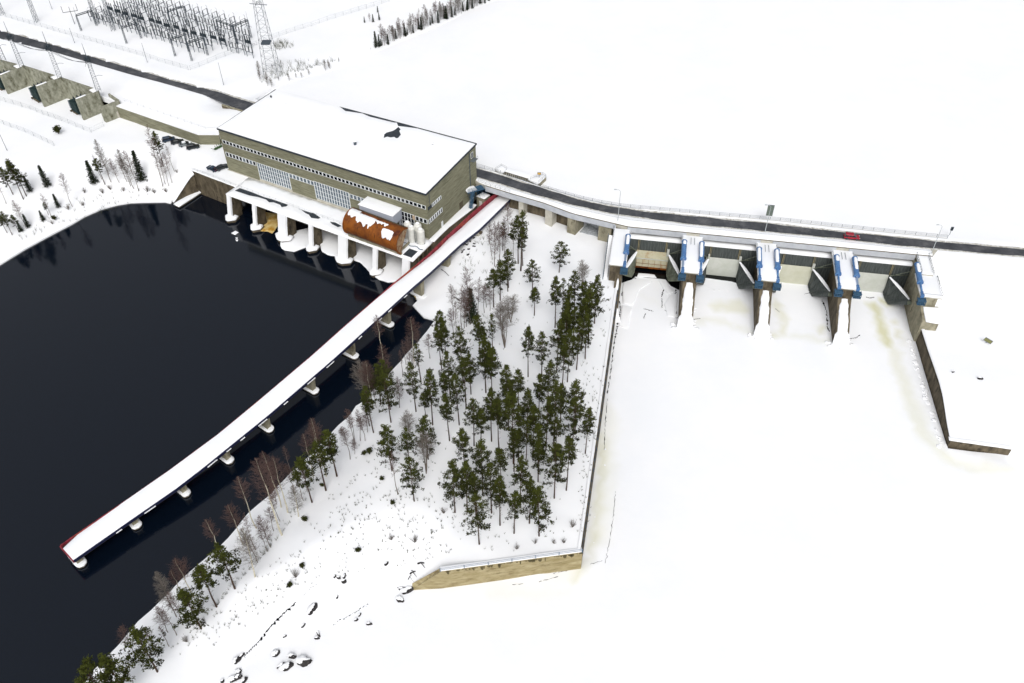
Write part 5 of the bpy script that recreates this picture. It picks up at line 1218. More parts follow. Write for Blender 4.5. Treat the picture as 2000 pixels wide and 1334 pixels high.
BL_ = [(115, 262, 2, 3.2, 'round bush alone in the snow below the transformer pens'), (166, 377, 0, 2, 'small bush on the far bank left of the scrub pines'), (201, 378, 0, 2.2, 'dark low bush near the far shore below the scrub pines'), (216, 371, 0, 2.2, 'low bush at the foot of the dense far bank birch'), (242, 374, 0, 2, 'low bush just right of the dense far bank birch'),
 (288, 375, 0, 2.4, 'twiggy bush on the far bank below the narrow spruce'), (302, 378, 0, 2, 'twiggy bush on the far bank left of the quay wall'), (325, 376, 0, 2, 'small twiggy bush closest to the quay wall'), (346, 338, 0, 1.6, 'tiny bush beside the quay wall corner'), (163, 402, 0, 1.8, 'tiny bush on the far shore above the water edge'), (134, 410, 0, 2.2, 'low bush beside the lone birch on the far bank'),
 (108, 430, 2, 1.8, 'green low bush on the far shore'), (103, 438, 0, 1.6, 'low bush nearest the water on the far shore'), (711, 889, 2, 1.6, 'green bush left at the foot of a thin birch on the island'), (722, 886, 2, 1.8, 'green bush right at the foot of a thin birch on the island'), (747, 938, 2, 1.2, 'small green sapling left of the tall front pines'), (597, 1017, 2, 1.6, 'green sapling on the open island slope'), (700, 1078, 2, 1.6, 'green sapling on the lower island slope near the rocks'),
 (566, 1147, 2, 1.6, 'green sapling beside the lower left pines'), (591, 1109, 2, 1.4, 'green sapling in the middle of the open island slope'), (768, 985, 2, 1.3, 'small green sapling at the foot of the front left pine'), (630, 950, 2, 1.2, 'tiny green sapling near the three shore pines'), (867, 1003, 0, 2, 'grey twiggy bush left of the front pines'), (1009, 1073, 0, 1.8, 'grey bush behind the end wall railing'), (1045, 1062, 0, 1.6, 'grey bush right of the front pine near the end wall'), (1118, 1030, 0, 2.2, 'grey bush near the corner of the end wall'),
 (1082, 1062, 0, 1.5, 'small grey bush behind the middle of the end wall'), (1101, 1061, 0, 1.5, 'small grey bush close to the end wall corner'), (764, 1055, 0, 2, 'grey bush on the open slope left of the end wall'), (810, 1060, 0, 2.4, 'wide grey bush on the open slope left of the end wall'), (578, 1128, 0, 2.4, 'grey bush on the slope near the row of rocks'), (365, 1254, 0, 2, 'grey bush between the lower left pines'), (397, 1222, 0, 1.8, 'grey bush right of the wide lower left pine')]
for i, (px, py, k, h, lb) in enumerate(BL_):
    o = BU[k] if not any(b[2] == k for b in BL_[:i]) and k != 1 else copy_tree(BU[k])
    o.location = on_ground(px, py); o.scale = (h/1.6,)*3; o.rotation_euler = (0, 0, i*1.3); o['label'] = lb; o['category'] = 'bush'; o['group'] = 'low bushes in the snow'; o.name = 'bush'
for c in list(BU[1].children): bpy.data.objects.remove(c)
bpy.data.objects.remove(BU[1])
M = MB(); M.c = []; rnd = random.Random(77); P = []
def scrub(n, pxs, hm=.9, green=.3):
    for _ in range(n):
        a, b, c = rnd.sample(pxs, 3); u_, v_ = sorted((rnd.random(), rnd.random()))
        x = a[0]*u_+b[0]*(v_-u_)+c[0]*(1-v_); y = a[1]*u_+b[1]*(v_-u_)+c[1]*(1-v_); P.append((x, y, hm*rnd.uniform(.4, 1.3), rnd.random() < green))
scrub(330, [(700, 860), (850, 900), (1090, 900), (1120, 1060), (860, 1100), (640, 1050), (760, 1000)], .8, .5)
scrub(160, [(640, 960), (740, 900), (860, 1090), (700, 1100), (520, 1160)], .7, .4)
scrub(160, [(860, 600), (1000, 500), (1180, 600), (1140, 760), (930, 800), (760, 820)], .8, .35)
scrub(150, [(1140, 560), (1195, 560), (1150, 1040), (1125, 1060), (1150, 800)], .8, .5)
scrub(120, [(560, 1030), (680, 860), (470, 1120), (380, 1230), (520, 1080)], .9, .1)
scrub(120, [(280, 1310), (420, 1200), (560, 1080), (640, 1100), (450, 1250)], .7, .2)
scrub(110, [(900, 500), (960, 440), (1010, 500), (960, 620), (860, 650)], 1.4, .05)
scrub(70, [(10, 480), (120, 420), (300, 380), (330, 370), (160, 380)], 1.2, .1)
scrub(120, [(500, 165), (560, 140), (640, 125), (660, 118), (520, 120)], 1.8, .0)
scrub(60, [(535, 85), (560, 82), (580, 92), (540, 100)], 1.8, .0)
for x, y, h, gr in P:
    q = on_ground(x, y, 5 if y > 300 else 13, 5)
    for _ in range(6 if not gr else 3):
        d = Vector((rnd.uniform(-.5, .5), rnd.uniform(-.5, .5), 1))*h; k = len(M.v); M.tube(q, q+d, .018, .008, 3, cap=False); M.c += [(1, 1, 1, 1)]*(len(M.v)-k)
    if gr: 
        blob_tufts(M, rnd, q+Vector((0, 0, h*.25)), .2*h, 6, .16, .7)
tag(M.build('undergrowth', mat('scrub', (.085, .09, .045), None, 1, .9, tint=True), fix=False), 'scattered low twigs and seedlings poking through the snow', 'undergrowth', kind='stuff')
# ------------------------------------------------------------------ retaining wall, transformer pens and yard
rt = thing('retaining_wall', 'long low olive concrete retaining wall with snow cap above the parked cars', 'wall', L1[5])
M = MB(); LW = [L1[4]+Vector((-.8, .5, 0)), L1[5], L1[6]]
def offl(L, d):
    out = []
    for i, p in enumerate(L):
        t_ = (L[min(i+1, len(L)-1)]-L[max(0, i-1)]); t_.z = 0; t_.normalize(); q = Vector((-t_.y, t_.x, 0)); q = q if q.y > 0 else -q; out.append(p+q*d)
    return out
M.band(offl(LW, 1.0), offl(LW, -.75), 4.6); M.build('wall', FACADE, rt)
M = MB(); a_ = offl(LW, 1.4); b_ = offl(LW, -.7); M.band([p+Vector((0, 0, .3)) for p in a_], [p+Vector((0, 0, .3)) for p in b_], .3); M.build('snow', SNOW, rt)
railing('railing', [p+Vector((0, 0, .3)) for p in offl(LW, 3.2)], 'faint pale railing behind the long low retaining wall', m=RAILL, sp=3.0)
def latt(M, p, h, w0, w1, n=9, r=.07):
    p = Vector(p); pr_ = None
    for i in range(n+1):
        f = i/n; w_ = w0+(w1-w0)*f; z = h*f; c = [p+Vector((a*w_/2, b*w_/2, z)) for a, b in ((-1, -1), (1, -1), (1, 1), (-1, 1))]
        if pr_:
            for j in range(4): M.tube(pr_[j], c[j], r, n=3, cap=False); M.tube(pr_[j], c[(j+1) % 4], r*.55, n=3, cap=False); M.tube(c[j], c[(j+1) % 4], r*.5, n=3, cap=False)
        pr_ = c
pens = [((164, 235), (145, 194), (191, 177.5), 'right hand'), ((87.5, 209), (69, 169), (115.5, 152), 'middle'), ((17, 185), (1, 147), (43, 130), 'left hand'), ((-70, 160), (-85, 122), (-40, 107), 'outermost left')]
penw = []
for i, (fb, ft, bt, nm) in enumerate(pens):
    f = G(*fb, 9); zt_ = topz(f, ft[1]); b_ = G(*bt, zt_); d_ = (b_-f); d_.z = 0; L_ = d_.length; d_.normalize(); s_ = Vector((-d_.y, d_.x, 0))
    if s_.x > 0: s_ = -s_
    penw.append((f, d_, L_, s_, zt_))
for i, (f, d_, L_, s_, zt_) in enumerate(penw[:3]):
    nm = pens[i][3]; f0 = Vector((f.x, f.y, 0)); ref = penw[0]
    t = thing('transformer_pen', f'weathered concrete transformer pen with high side wall, the {nm} one', 'pen', f, 'concrete transformer pens by the road')
    M = MB(); M.prism([f0, f0+d_*L_, f0+d_*L_+s_*.8, f0+s_*.8], 8, zt_); M.build('side_wall', PENW, t)
    nf = penw[i+1]; bk0 = f0+d_*L_; bk1 = Vector((nf[0].x, nf[0].y, 0))+nf[1]*nf[2]
    M = MB(); M.prism([bk0+s_*.8, bk1, bk1+d_*.7, bk0+d_*.7+s_*.8], 8, zt_); M.build('back_wall', PENW, t)
    M = MB(); M.prism([bk0-d_*1.6+s_*.85, bk0-d_*.1+s_*.85, bk0-d_*.1+s_*2.3, bk0-d_*1.6+s_*2.3], 8, zt_+.05); M.prism([f0+d_*3.4+s_*.82, f0+d_*4.1+s_*.82, f0+d_*4.1+s_*1.2, f0+d_*3.4+s_*1.2], 9, 13.5); M.build('buttress', CONCD, t)
    M = MB(); snow_cap(M, [bk0-d_*1.8, bk0+d_*.8, bk0+d_*.8+s_*2.4, bk0-d_*1.8+s_*2.4], zt_+.05, .35); snow_cap(M, [f0+d_*.2+s_*.1, f0+d_*L_*.45+s_*.1, f0+d_*L_*.45+s_*.7, f0+d_*.2+s_*.7], zt_, .18); M.build('snow', SNOW, t, smooth=True)
    # transformer
    tr = thing('transformer', f'dark green transformer with radiators in the {nm} concrete pen', 'transformer', f0+s_*4+Vector((0, 0, 9)), 'transformers in the concrete pens')
    if i == 0: pass
    c0 = f0+s_*6.4+d_*3.0+Vector((0, 0, 9)); an = math.atan2(d_.y, d_.x)
    M = MB(); M.box(c0+Vector((0, 0, 2.6)), (5.2, 5.0, 3.8), rz=an); M.build('tank', TRAFO, tr)
    for q in range(7):
        M = MB(); M.box(c0+s_*3.0+d_*(-2.4+q*.8)+Vector((0, 0, 2.6)), (.35, .9, 3.0), rz=an); M.build('radiator', TRAFO if q % 2 else GLASSB, tr)
    for q in range(3):
        M = MB(); b0 = c0+d_*(-1.4+q*1.4)+Vector((0, 0, 4.5)); M.tube(b0, b0+Vector((0, 0, 2.0)), .18, .1, 8)
        for k in range(5): M.tube(b0+Vector((0, 0, .3+.3*k)), b0+Vector((0, 0, .38+.3*k)), .3, n=8)
        M.build('bushing', PORC, tr)
    M = MB(); M.tube(c0-s_*.8+d_*2.2+Vector((0, 0, 5.4)), c0-s_*.8-d_*1.6+Vector((0, 0, 5.4)), .55, n=10); M.build('oil_drum', TRAFO, tr)
    M = MB(); M.box(c0+s_*2.6-d_*.5+Vector((0, 0, .5)), (5.4, .6, .5), rz=an); M.box(c0+Vector((0, 0, .35)), (5.8, 3.2, .6), rz=an); M.build('base', CONCD, tr)
# small end pen
f0 = G(207.5, 239, 9); zt_ = topz(f0, 210); b0 = G(230, 197.5, zt_); d_ = b0-f0; d_.z = 0; L_ = d_.length; d_.normalize(); s_ = Vector((-d_.y, d_.x, 0)); s_ = s_ if s_.x < 0 else -s_; f0 = Vector((f0.x, f0.y, 0))
t = thing('concrete_hut', 'lower concrete annex with pale door at the right end of the transformer pens', 'hut', f0)
M = MB(); M.prism([f0, f0+d_*L_, f0+d_*L_+s_*.7, f0+s_*.7], 8, zt_); M.build('side_wall', PENW, t)
M = MB(); M.prism([f0+d_*L_, f0+d_*(L_+.6), f0+d_*(L_+.6)+s_*7, f0+d_*L_+s_*7], 8, zt_+.3); M.prism([f0+s_*.7, f0+s_*1.7, f0+s_*1.7+d_*1.5, f0+s_*.7+d_*1.5], 8, 12.5); M.build('back_wall', PENW, t)
M = MB(); M.prism([f0+d_*L_*.72-s_*.1, f0+d_*L_*.95-s_*.1, f0+d_*L_*.95, f0+d_*L_*.72], 9, 11.3); M.build('door', CONCL, t)
# lattice masts
mp = thing('lattice_mast', 'mast', 'mast', (0, 0, 0)); M = MB(); latt(M, (0, 0, 0), 20, 1.5, .9, 12); M.tube((0, 0, 20), (0, 0, 30), .16, .05, 5)
M.build('lattice', GALV, mp, local=True)
M = MB(); latt(M, (0, 0, 18.2), 3.4, 1.6, 1.6, 2, .12)
for q in range(5): M.tube((-1.2, 0, 18.6+q*.7), (1.2, .2, 18.5+q*.7), .15, n=4)
M.build('cross_frame', PORC, mp, local=True)
M = MB(); M.path([(0, 0, 8.8), (1.6, -.4, 9.6), (2.9, -.8, 9.2)], .08, n=4); M.build('lamp_arm', GALV, mp, local=True)
MA = [((192.5, 177), 84, 'lattice mast on the right hand transformer pen'), ((117.5, 153), 61, 'lattice mast on the middle transformer pen'), ((43.5, 131), 42, 'lattice mast on the left hand transformer pen'), ((8, 119), 20, 'leftmost lattice mast, cut by the left photo edge')]
mastp = []
for i, ((px, py), ty, lb) in enumerate(MA):
    o = mp if i == 0 else copy_tree(mp); b_ = G(px, py, 17.9); o.location = b_; h_ = topz(b_, ty)-17.9; o.scale = (1, 1, h_/30); o['label'] = lb; o['group'] = 'masts on the transformer pens'; o.rotation_euler = (0, 0, .5); o.name = 'lattice_mast'; mastp.append((b_, h_))
for k, off in enumerate((-1.0, .2, 1.2)):
    M = MB(); pts = []
    for (a, ha), (b, hb) in zip(mastp, mastp[1:]):
        for j in range(8):
            f = j/8; pts.append(a.lerp(b, f)+Vector((off, -off*.4, (ha*.62)*(1-f)+hb*.62*f-4*f*(1-f)*1.6)))
    a, ha = mastp[0]; pts.insert(0, a+Vector((1+off, -3, ha*.62-.4)))
    M.path(pts, .055, n=3); tag(M.build('power_cable', PORC), 'thin dark power cable strung between the masts on the transformer pens', 'cable', 'power cables between the masts')
tw = thing('pylon', 'tall steel lattice pylon in the snow behind the road near the hall', 'pylon', G(533, 147, 13)); M = MB(); b_ = on_ground(533, 148, 13); latt(M, b_, 44, 5.4, 1.1, 15, .075); M.build('lattice', GALV, tw)
M = MB()
for z in (27, 35.5): latt(M, b_+Vector((0, 0, z)), 1.0, .9, .9, 1, .06); M.tube(b_+Vector((-3.2, .6, z)), b_+Vector((3.2, -.6, z)), .12, n=4)
M.build('crossarm', GALV, tw); M = MB(); M.box(b_+Vector((0, 0, 13)), (3.2, 3.2, .5)); M.build('platform', GALV, tw)
# switchyard
ga = (G(378, 102, 14)-G(178, 44, 14)); La = ga.length; ga.normalize(); gb = Vector((-ga.y, ga.x, 0)); gb = gb if gb.y > 0 else -gb; gan = math.atan2(ga.y, ga.x); o0 = G(178, 44, 14)
def ins(M, p, h, r=.17):
    p = Vector(p); M.tube(p, p+Vector((0, 0, h)), r*.7, n=6)
    for k in range(6): M.tube(p+Vector((0, 0, h*(.1+.15*k))), p+Vector((0, 0, h*(.1+.15*k)+.1)), r*1.5, n=6)
def stand(kind):
    t = thing('switch_stand', 's', 'switchgear'); M = MB(); hh = (2.1, 2.4, 2.0)[kind]
    for x in (-1.5, 1.5): M.tube((x, 0, -.3), (x, 0, hh), .12, n=5); M.tube((x, 0, hh*.6), (x*.6, 0, hh), .05, n=4)
    M.box((0, 0, hh), (3.9, .16, .16)); M.build('frame', GALV, t, local=True)
    if kind == 0:
        for x in (-1.7, 0, 1.7): M = MB(); ins(M, (x, 0, hh+.1), 2.3); M.build('insulator', PORC, t, local=True)
        M = MB()
        for x in (-1.7, 0, 1.7): M.path([(x, 0, hh+2.7), (x+.1, .7, hh+3.3), (x+.1, 1.6, hh+3.3), (x, 2.2, hh+2.4)], .05, n=3)
        M.build('conductor', PORC, t, local=True)
    elif kind == 1:
        for x in (-1.3, 1.3): M = MB(); ins(M, (x, 0, hh+.1), 2.2, .17); M.build('insulator', PORC, t, local=True)
        M = MB(); M.path([(-1.3, 0, hh+2.3), (-1.5, 0, hh+3.4), (-.9, 0, hh+3.9)], .05, n=3); M.path([(1.3, 0, hh+2.3), (1.5, 0, hh+3.2), (.9, 0, hh+3.9)], .05, n=3); M.tube((-1.3, 0, hh+2.3), (1.3, 0, hh+2.3), .07, n=4); M.build('conductor', PORC, t, local=True)
    else:
        for x in (-1.2, 0, 1.2): M = MB(); M.tube((x, 0, hh), (x, 0, hh+1.2), .38, n=8); ins(M, (x, 0, hh+1.2), 1.8, .15); M.build('insulator', PORC, t, local=True)
        M = MB(); M.box((0, 0, hh+.6), (1.5, .8, .8)); M.build('cabinet', PORC, t, local=True)
    return t
ST = [stand(0), stand(1), stand(2)]; rnd = random.Random(3); usedk = set(); recs2 = []
for r_, (off, n_, a0_, st_, kinds) in enumerate(((1, 14, .5, 4.6, '0'), (5.0, 14, 0, 4.7, '10'), (9.5, 14, 1, 4.8, '2'), (14, 15, 2, 4.8, '01'), (19, 15, 4, 4.9, '0'), (24.5, 15, 6, 5.0, '1'), (7.5, 5, 67, 4.2, '10'), (13, 4, 74, 4.0, '2'), (20, 4, 77, 4.4, '0'))):
    for i in range(n_):
        p = o0+ga*(a0_+i*st_+rnd.uniform(-.4, .4))+gb*(off+rnd.uniform(-.4, .4)); k = int(kinds[i % len(kinds)]); q = pix((p.x, p.y, 16))
        if q[1] < -20 or q[0] > 488: continue
        recs2.append((p, k, r_, i))
rows_ = ['front row', 'second row', 'third row', 'fourth row', 'fifth row', 'sixth row', 'rearmost row', 'front row of the right annex', 'middle row of the right annex', 'rear row of the right annex']
rc = {}
for p, k, r_, i in recs2:
    rc[r_] = rc.get(r_, 0)+1
    o = ST[k] if k not in usedk else copy_tree(ST[k]); usedk.add(k); o.location = (p.x, p.y, 14); o.rotation_euler = (0, 0, gan+(math.pi/2 if k == 1 and r_ % 2 else 0)+rnd.uniform(-.05, .05))
    o['label'] = f"dark switchgear stand, {ORD[rc[r_]-1]} from the left in the switchyard's {rows_[r_]}"; o['category'] = 'switchgear'; o['group'] = 'switchgear stands in the snowy switchyard'; o.name = 'switch_stand'
def gantry(b1, b2, t1y, lb):
    p1 = on_ground(*b1, 14); p2 = on_ground(*b2, 14); h_ = topz(p1, t1y)-p1.z; t = thing('gantry', lb, 'gantry', p1, 'steel gantries in the switchyard')
    for p in (p1, p2): M = MB(); latt(M, p, h_, .55, .35, 7, .06); M.tube(p+Vector((0, 0, h_)), p+Vector((0, 0, h_+3.5)), .08, .03, 4); M.build('post', GALV, t)
    M = MB(); a, b = p1+Vector((0, 0, h_-.3)), p2+Vector((0, 0, h_-.3)); M.tube(a, b, .16, n=4); M.tube(a+Vector((0, 0, .6)), b+Vector((0, 0, .6)), .12, n=4)
    for k in range(8): M.tube(a.lerp(b, k/8), a.lerp(b, (k+1)/8)+Vector((0, 0, .6)), .07, n=3)
    M.build('beam', PORC, t)
for a in (((247.5, 85), (276, 75), 54, 'steel gantry crossing the front of the switchyard, second from the left'), ((342.5, 110), (369, 101), 76, 'steel gantry third from the left in the switchyard front'), ((159, 60), (189, 50), 30, 'leftmost steel gantry of the switchyard'),
          ((375, 119), (406, 108), 84, 'rightmost gantry at the front corner of the switchyard'), ((430, 72), (462, 84), 39, 'gantry left of the pylon at the right switchyard end'), ((463, 85), (491, 74), 50, 'rightmost gantry standing apart towards the pylon'), ((338, 62), (369, 52), 22, 'tall gantry at the back of the switchyard')): gantry(*a)
def pole(px, py, ty, lb, arm=0, cat='pole', r=.09, z0=14, name='light_pole', g_=None, m=GALV):
    p = on_ground(px, py, z0) if z0 != 'deck' else G(px, py, 14.1); h_ = topz(p, ty)-p.z; t = thing(name, lb, cat, p, g_)
    M = MB(); M.tube(p, p+Vector((0, 0, h_)), r, r*.6, 6); M.build('shaft', m, t)
    if arm == 1: M = MB(); a = p+Vector((0, 0, h_)); M.path([a, a+Vector((-.5, -.1, .6)), a+Vector((-1.4, -.3, .9))], .06, n=4); M.box(a+Vector((-1.6, -.3, .9)), (.7, .3, .15)); M.build('lamp_head', m, t)
    if arm == 2: M = MB(); a = p+Vector((0, 0, h_*.72)); M.tube(a+Vector((-2.6, -1, 0)), a+Vector((2.6, 1, 0)), .12, n=4); M.tube(a+Vector((-2.6, -1, 0)), a+Vector((-2.6, -1, 2.6)), .1, n=4); M.tube(a+Vector((2.6, 1, 0)), a+Vector((2.6, 1, 2.6)), .1, n=4); M.build('fork', m, t)
    return t
pole(146, 47, 13, 'dark forked pole left of the switchyard', 2, 'pole', .13, name='forked_pole', m=PORC)
for a in ((146, 84, 55), (288, 122, 84), (437, 166, 122), (72, 45, 8), (102, 18, -5), (275, 36, -2), (300, 45, 10)): pole(*a, {146: 'thin pale pole between the road and the left switchyard fence', 288: 'thin pale pole between the road and the switchyard middle', 437: 'thin pale pole beside the road near the hall', 72: 'thin grey pole near the upper left corner beyond the road', 102: 'thin pole at the top edge left of the switchyard', 275: 'thin tall pole rising behind the switchyard front', 300: 'thin pole at the back of the switchyard left of the tall gantry'}[a[0]], 0, r=.10)
for (px, py), ty, lb in (((222, 60), -20, 'tall lattice mast in the left half of the switchyard'), ((190, 46), -15, 'lattice mast near the leftmost switchyard gantry'), ((252, 38), -30, 'lattice mast behind the second switchyard gantry'), ((72, 42), -10, 'pale lattice mast at the upper left photo corner'), ((5, 28), -20, 'pale lattice mast at the very upper left corner')):
    p = on_ground(px, py, 14); t = thing('lattice_mast', lb, 'mast', p); M = MB(); latt(M, p, 26, 1.3, .7, 12, .08); M.build('lattice', GALV, t)
pole(14, 294, 258, 'thin dark twin pole at the left edge above the far bank trees', 0, r=.1)
for a, lb in (((1206.5, 432, 374), 'slim lamp post left of the first dam gate'), ((1494, 453, 404), 'slim lamp post above the third dam pier'), ((1818, 497, 443), 'slim curved lamp post at the right end of the dam')): pole(*a, lb, 1, 'lamp post', .11, 'deck', 'lamp_post', 'lamp posts on the dam road', RAILL)
pole(1065, 350, 325, 'tiny pale mast on the intake platform beyond the road', 0, 'pole', .06, 13)
def fence(pxs, lb, z0, h=1.9):
    P = [on_ground(x, y, z0) for x, y in pxs]; Q = subdiv(P, 3.4, False)[:95]; t = thing('fence', lb, 'fence', P[0]); me = None
    for q in Q:
        q.z = ground_z(q.x, q.y)
        if me is None: M = MB(); M.tube((0, 0, 0), (0, 0, h), .07, n=4); o = M.build('post', RAILL, t, local=True); me = o.data
        else: o = bpy.data.objects.new('post', me); COL.objects.link(o); o.parent = t
        o.location = q-t.location
    M = MB()
    for a, b in zip(Q, Q[1:]):
        for k in (.15, .5, .85, 1.0): M.tube(a+Vector((0, 0, h*k)), b+Vector((0, 0, h*k)), .018, n=3, cap=False)
        n_ = 5
        for j in range(n_): f = j/n_; c = a.lerp(b, f); M.tube(c, a.lerp(b, f+1/n_)+Vector((0, 0, h)), .012, n=3, cap=False)
    M.build('mesh', RAILL, t, fix=False)
fence([(-20, 192), (60, 214), (120, 236), (178, 259), (203, 247)], 'pale mesh fence in front of the transformer pens', 9)
fence([(-20, 232), (50, 259), (83, 274), (106, 285)], 'second pale mesh fence nearer the far bank trees', 9)
fence([(-20, 26), (105, 60), (190, 84), (280, 110), (368, 137)], 'pale mesh fence between the road and the switchyard', 14)
fence([(372, 137), (440, 110), (560, 66), (640, 40), (760, 3)], 'pale mesh fence running past the pylon up to the far trees', 14)
# ------------------------------------------------------------------ cars
def car(paint, loc, ang, lb, suv=False, snow=False, group=None):
    t = thing('parked_car' if group else 'red_car', lb, 'car', loc, group, rz=ang); hh = 1.62 if suv else 1.42
    X = [-2.2, -2.1, -1.55, -.95, .45, 1.15, 2.05, 2.2]; 
    prof_low = .35; belt = [.62, .88, .95, .95, .95, .93, .82, .55]
    M = MB(); n = len(X); vs = []
    for x, b in zip(X, belt):
        w_ = .88 if abs(x) < 2.15 else .72
        vs += [(x, -w_*.96, prof_low), (x, -w_, .6), (x, -w_*.95, b), (x, w_*.95, b), (x, w_, .6), (x, w_*.96, prof_low)]
    fs = [(i*6+j, (i+1)*6+j, (i+1)*6+(j+1) % 6, i*6+(j+1) % 6) for i in range(n-1) for j in range(6)]+[(5, 4, 3, 2, 1, 0), tuple((n-1)*6+j for j in range(6))]
    M.add(vs, fs)
    r0, r1 = (-1.75, .35) if suv else (-1.0, .25)
    M.hexa([(r0-.1, -.74, hh-.12), (r1+.1, -.74, hh-.12), (r1+.1, .74, hh-.12), (r0-.1, .74, hh-.12)], [(r0+.05, -.66, hh), (r1-.05, -.66, hh), (r1-.05, .66, hh), (r0+.05, .66, hh)])
    M.build('body', paint, t, local=True)
    M = MB(); b0 = -2.05 if suv else -1.75
    M.hexa([(b0, -.82, .93), (1.25, -.82, .92), (1.25, .82, .92), (b0, .82, .93)], [(r0-.04, -.71, hh-.1), (r1+.04, -.71, hh-.1), (r1+.04, .71, hh-.1), (r0-.04, .71, hh-.1)]); M.build('windows', GLASS, t, local=True)
    for x in (r0*.55, -.15):
        for y in (-1, 1): M = MB(); M.hexa([(x-.06, y*.835-.02, .93), (x+.06, y*.835-.02, .93), (x+.06, y*.835+.02, .93), (x-.06, y*.835+.02, .93)], [(x-.06, y*.665-.02, hh-.04), (x+.06, y*.665-.02, hh-.04), (x+.06, y*.665+.02, hh-.04), (x-.06, y*.665+.02, hh-.04)]); M.build('pillar', paint, t, local=True)
    for x in (-1.35, 1.38):
        for y in (-.84, .84):
            M = MB(); M.tube((x, y-.1, .33), (x, y+.1, .33), .33, n=14); w_ = M.build('wheel', ROOFD, t, local=True)
            M = MB(); M.tube((x, y+(.09 if y > 0 else -.13), .33), (x, y+(.13 if y > 0 else -.09), .33), .19, n=10); M.build('rim', GALV, w_, local=True)
    for y in (-.62, .62):
        M = MB(); M.box((2.12, y, .66), (.14, .34, .16)); M.build('headlight', TANKW, t, local=True)
        M = MB(); M.box((-2.16, y, .75), (.1, .28, .18)); M.build('tail_light', RED, t, local=True)
    if snow: M = MB(); snow_cap(M, [(r0+.1, -.55), (r1-.1, -.55), (r1-.1, .55), (r0+.1, .55)], hh, .12, -.02, .02, .4); snow_cap(M, [(1.3, -.7), (2.0, -.65), (2.0, .65), (1.3, .7)], .93, .08, -.05, .02, .4); M.build('snow', SNOW, t, local=True)
    return t
CB = mat('dark_blue_paint', (.012, .03, .06), None, 1, .25, 0, spec=.6); CK = mat('black_paint', (.008, .012, .014), None, 1, .25, 0, spec=.6); CS = mat('silver_paint', (.25, .28, .29), None, 1, .3, 0, metal=.5); CR = mat('red_paint', (.30, .006, .02), None, 1, .25, 0, spec=.6)
v_ = G(391, 286, 9)-G(364, 290.5, 9); ca = math.atan2(v_.y, v_.x)
gp = 'cars parked beside the power station'
car(CB, on_ground(330, 275, 9), ca+.1, 'dark blue parked car, leftmost of the row of four', True, group=gp); car(CK, on_ground(347, 279.5, 9), ca, 'black parked car, second from the left in the row of four', group=gp)
car(CS, on_ground(362.5, 284, 9), ca+.05, 'silver snow dusted car between two dark cars in the row of four', False, True, group=gp); car(CK, on_ground(377.5, 289.5, 9), ca, 'dark parked car, rightmost of the row of four', True, group=gp)
v_ = G(425, 335, 9)-G(405, 326, 9); car(CB, on_ground(415.5, 332, 9), math.atan2(v_.y, v_.x)+math.pi, 'dark blue car alone in front of the left end of the hall', False, group=gp)
car(CK, on_ground(434, 329.5, 9), ca+.35, 'black car half hidden behind the left corner of the hall', False, group=gp)
v_ = G(1679, 466, 14)-G(1648, 463, 14); car(CR, G(1662.5, 465.5, 14.08), math.atan2(v_.y, v_.x), 'red estate car driving on the dam road above the fourth pier', True)
# ------------------------------------------------------------------ small things
t = thing('green_frame', 'green steel frame with short uprights lying in the snow by the hall corner', 'frame', G(424, 290, 9)); M = MB(); a, b = G(419, 291.5, 9.5), G(433, 284.5, 9.5); M.tube(a, b, .35, n=5)
M.tube(a, a+(a-b).normalized()*1.2+Vector((0, 0, .8)), .12, n=4)
for k in range(4): q = a.lerp(b, .15+k*.26); M.tube(q, q+Vector((0, 0, 1.2)), .12, n=4)
M.build('frame', mat('green_paint', (.04, .09, .03)), t)
# intake platforms beyond the road
def platform(name, pxs, z, zl, lb, cat='platform', h=.4, m=CONC):
    P = [G(x, y, z) for x, y in pxs]; t = thing(name, lb, cat, P[0]); M = MB(); M.prism(P, zl, z); M.build('slab', m, t); M = MB(); snow_cap(M, P, z, h, .05, .15); M.build('snow', SNOW, t, smooth=True); return t
platform('intake_platform', [(1031, 352), (1060, 341), (1067, 345), (1050, 361)], 13.4, 11, 'snow covered intake platform with rails and a yellow sign beyond the road')
platform('intake_platform', [(967, 334), (979, 325), (990, 331), (981, 340)], 13.4, 11, 'rounded snowy intake platform beyond the road near the hall', h=.9)
a, b = G(984, 335, 13.3), G(1037, 351, 13.3); d_ = (b-a).normalized(); s_ = Vector((-d_.y, d_.x, 0)); s_ = s_ if s_.y > 0 else -s_
t = thing('intake_wall', 'low brown intake wall between the two snowy platforms beyond the road', 'wall', a); M = MB(); M.prism([a, b, b+s_*.7, a+s_*.7], 11, 13.3); M.build('wall', CONCD, t)
for k in range(14): M = MB(); M.box(a.lerp(b, (k+.5)/14)-s_*.08+Vector((0, 0, -1.0)), (.3, .15, 1.7), rz=math.atan2(d_.y, d_.x)); M.build('post', CONCL, t)
M = MB(); snow_cap(M, [a+s_*.15, b+s_*.15, b+s_*2.6, a+s_*2.6], 13.3, .25); M.build('snow', SNOW, t, smooth=True)
railing('railing', [G(1036, 351, 13.8), G(1060, 342, 13.8), G(1066, 346, 13.8), G(1052, 358, 13.8)], 'thin railing round the intake platform beyond the road', m=RAIL, sp=1.6)
railing('railing', [G(968, 333, 14), G(979, 325.5, 14), G(989, 331, 14)], 'thin railing round the rounded intake platform near the hall', m=RAIL, sp=1.6)
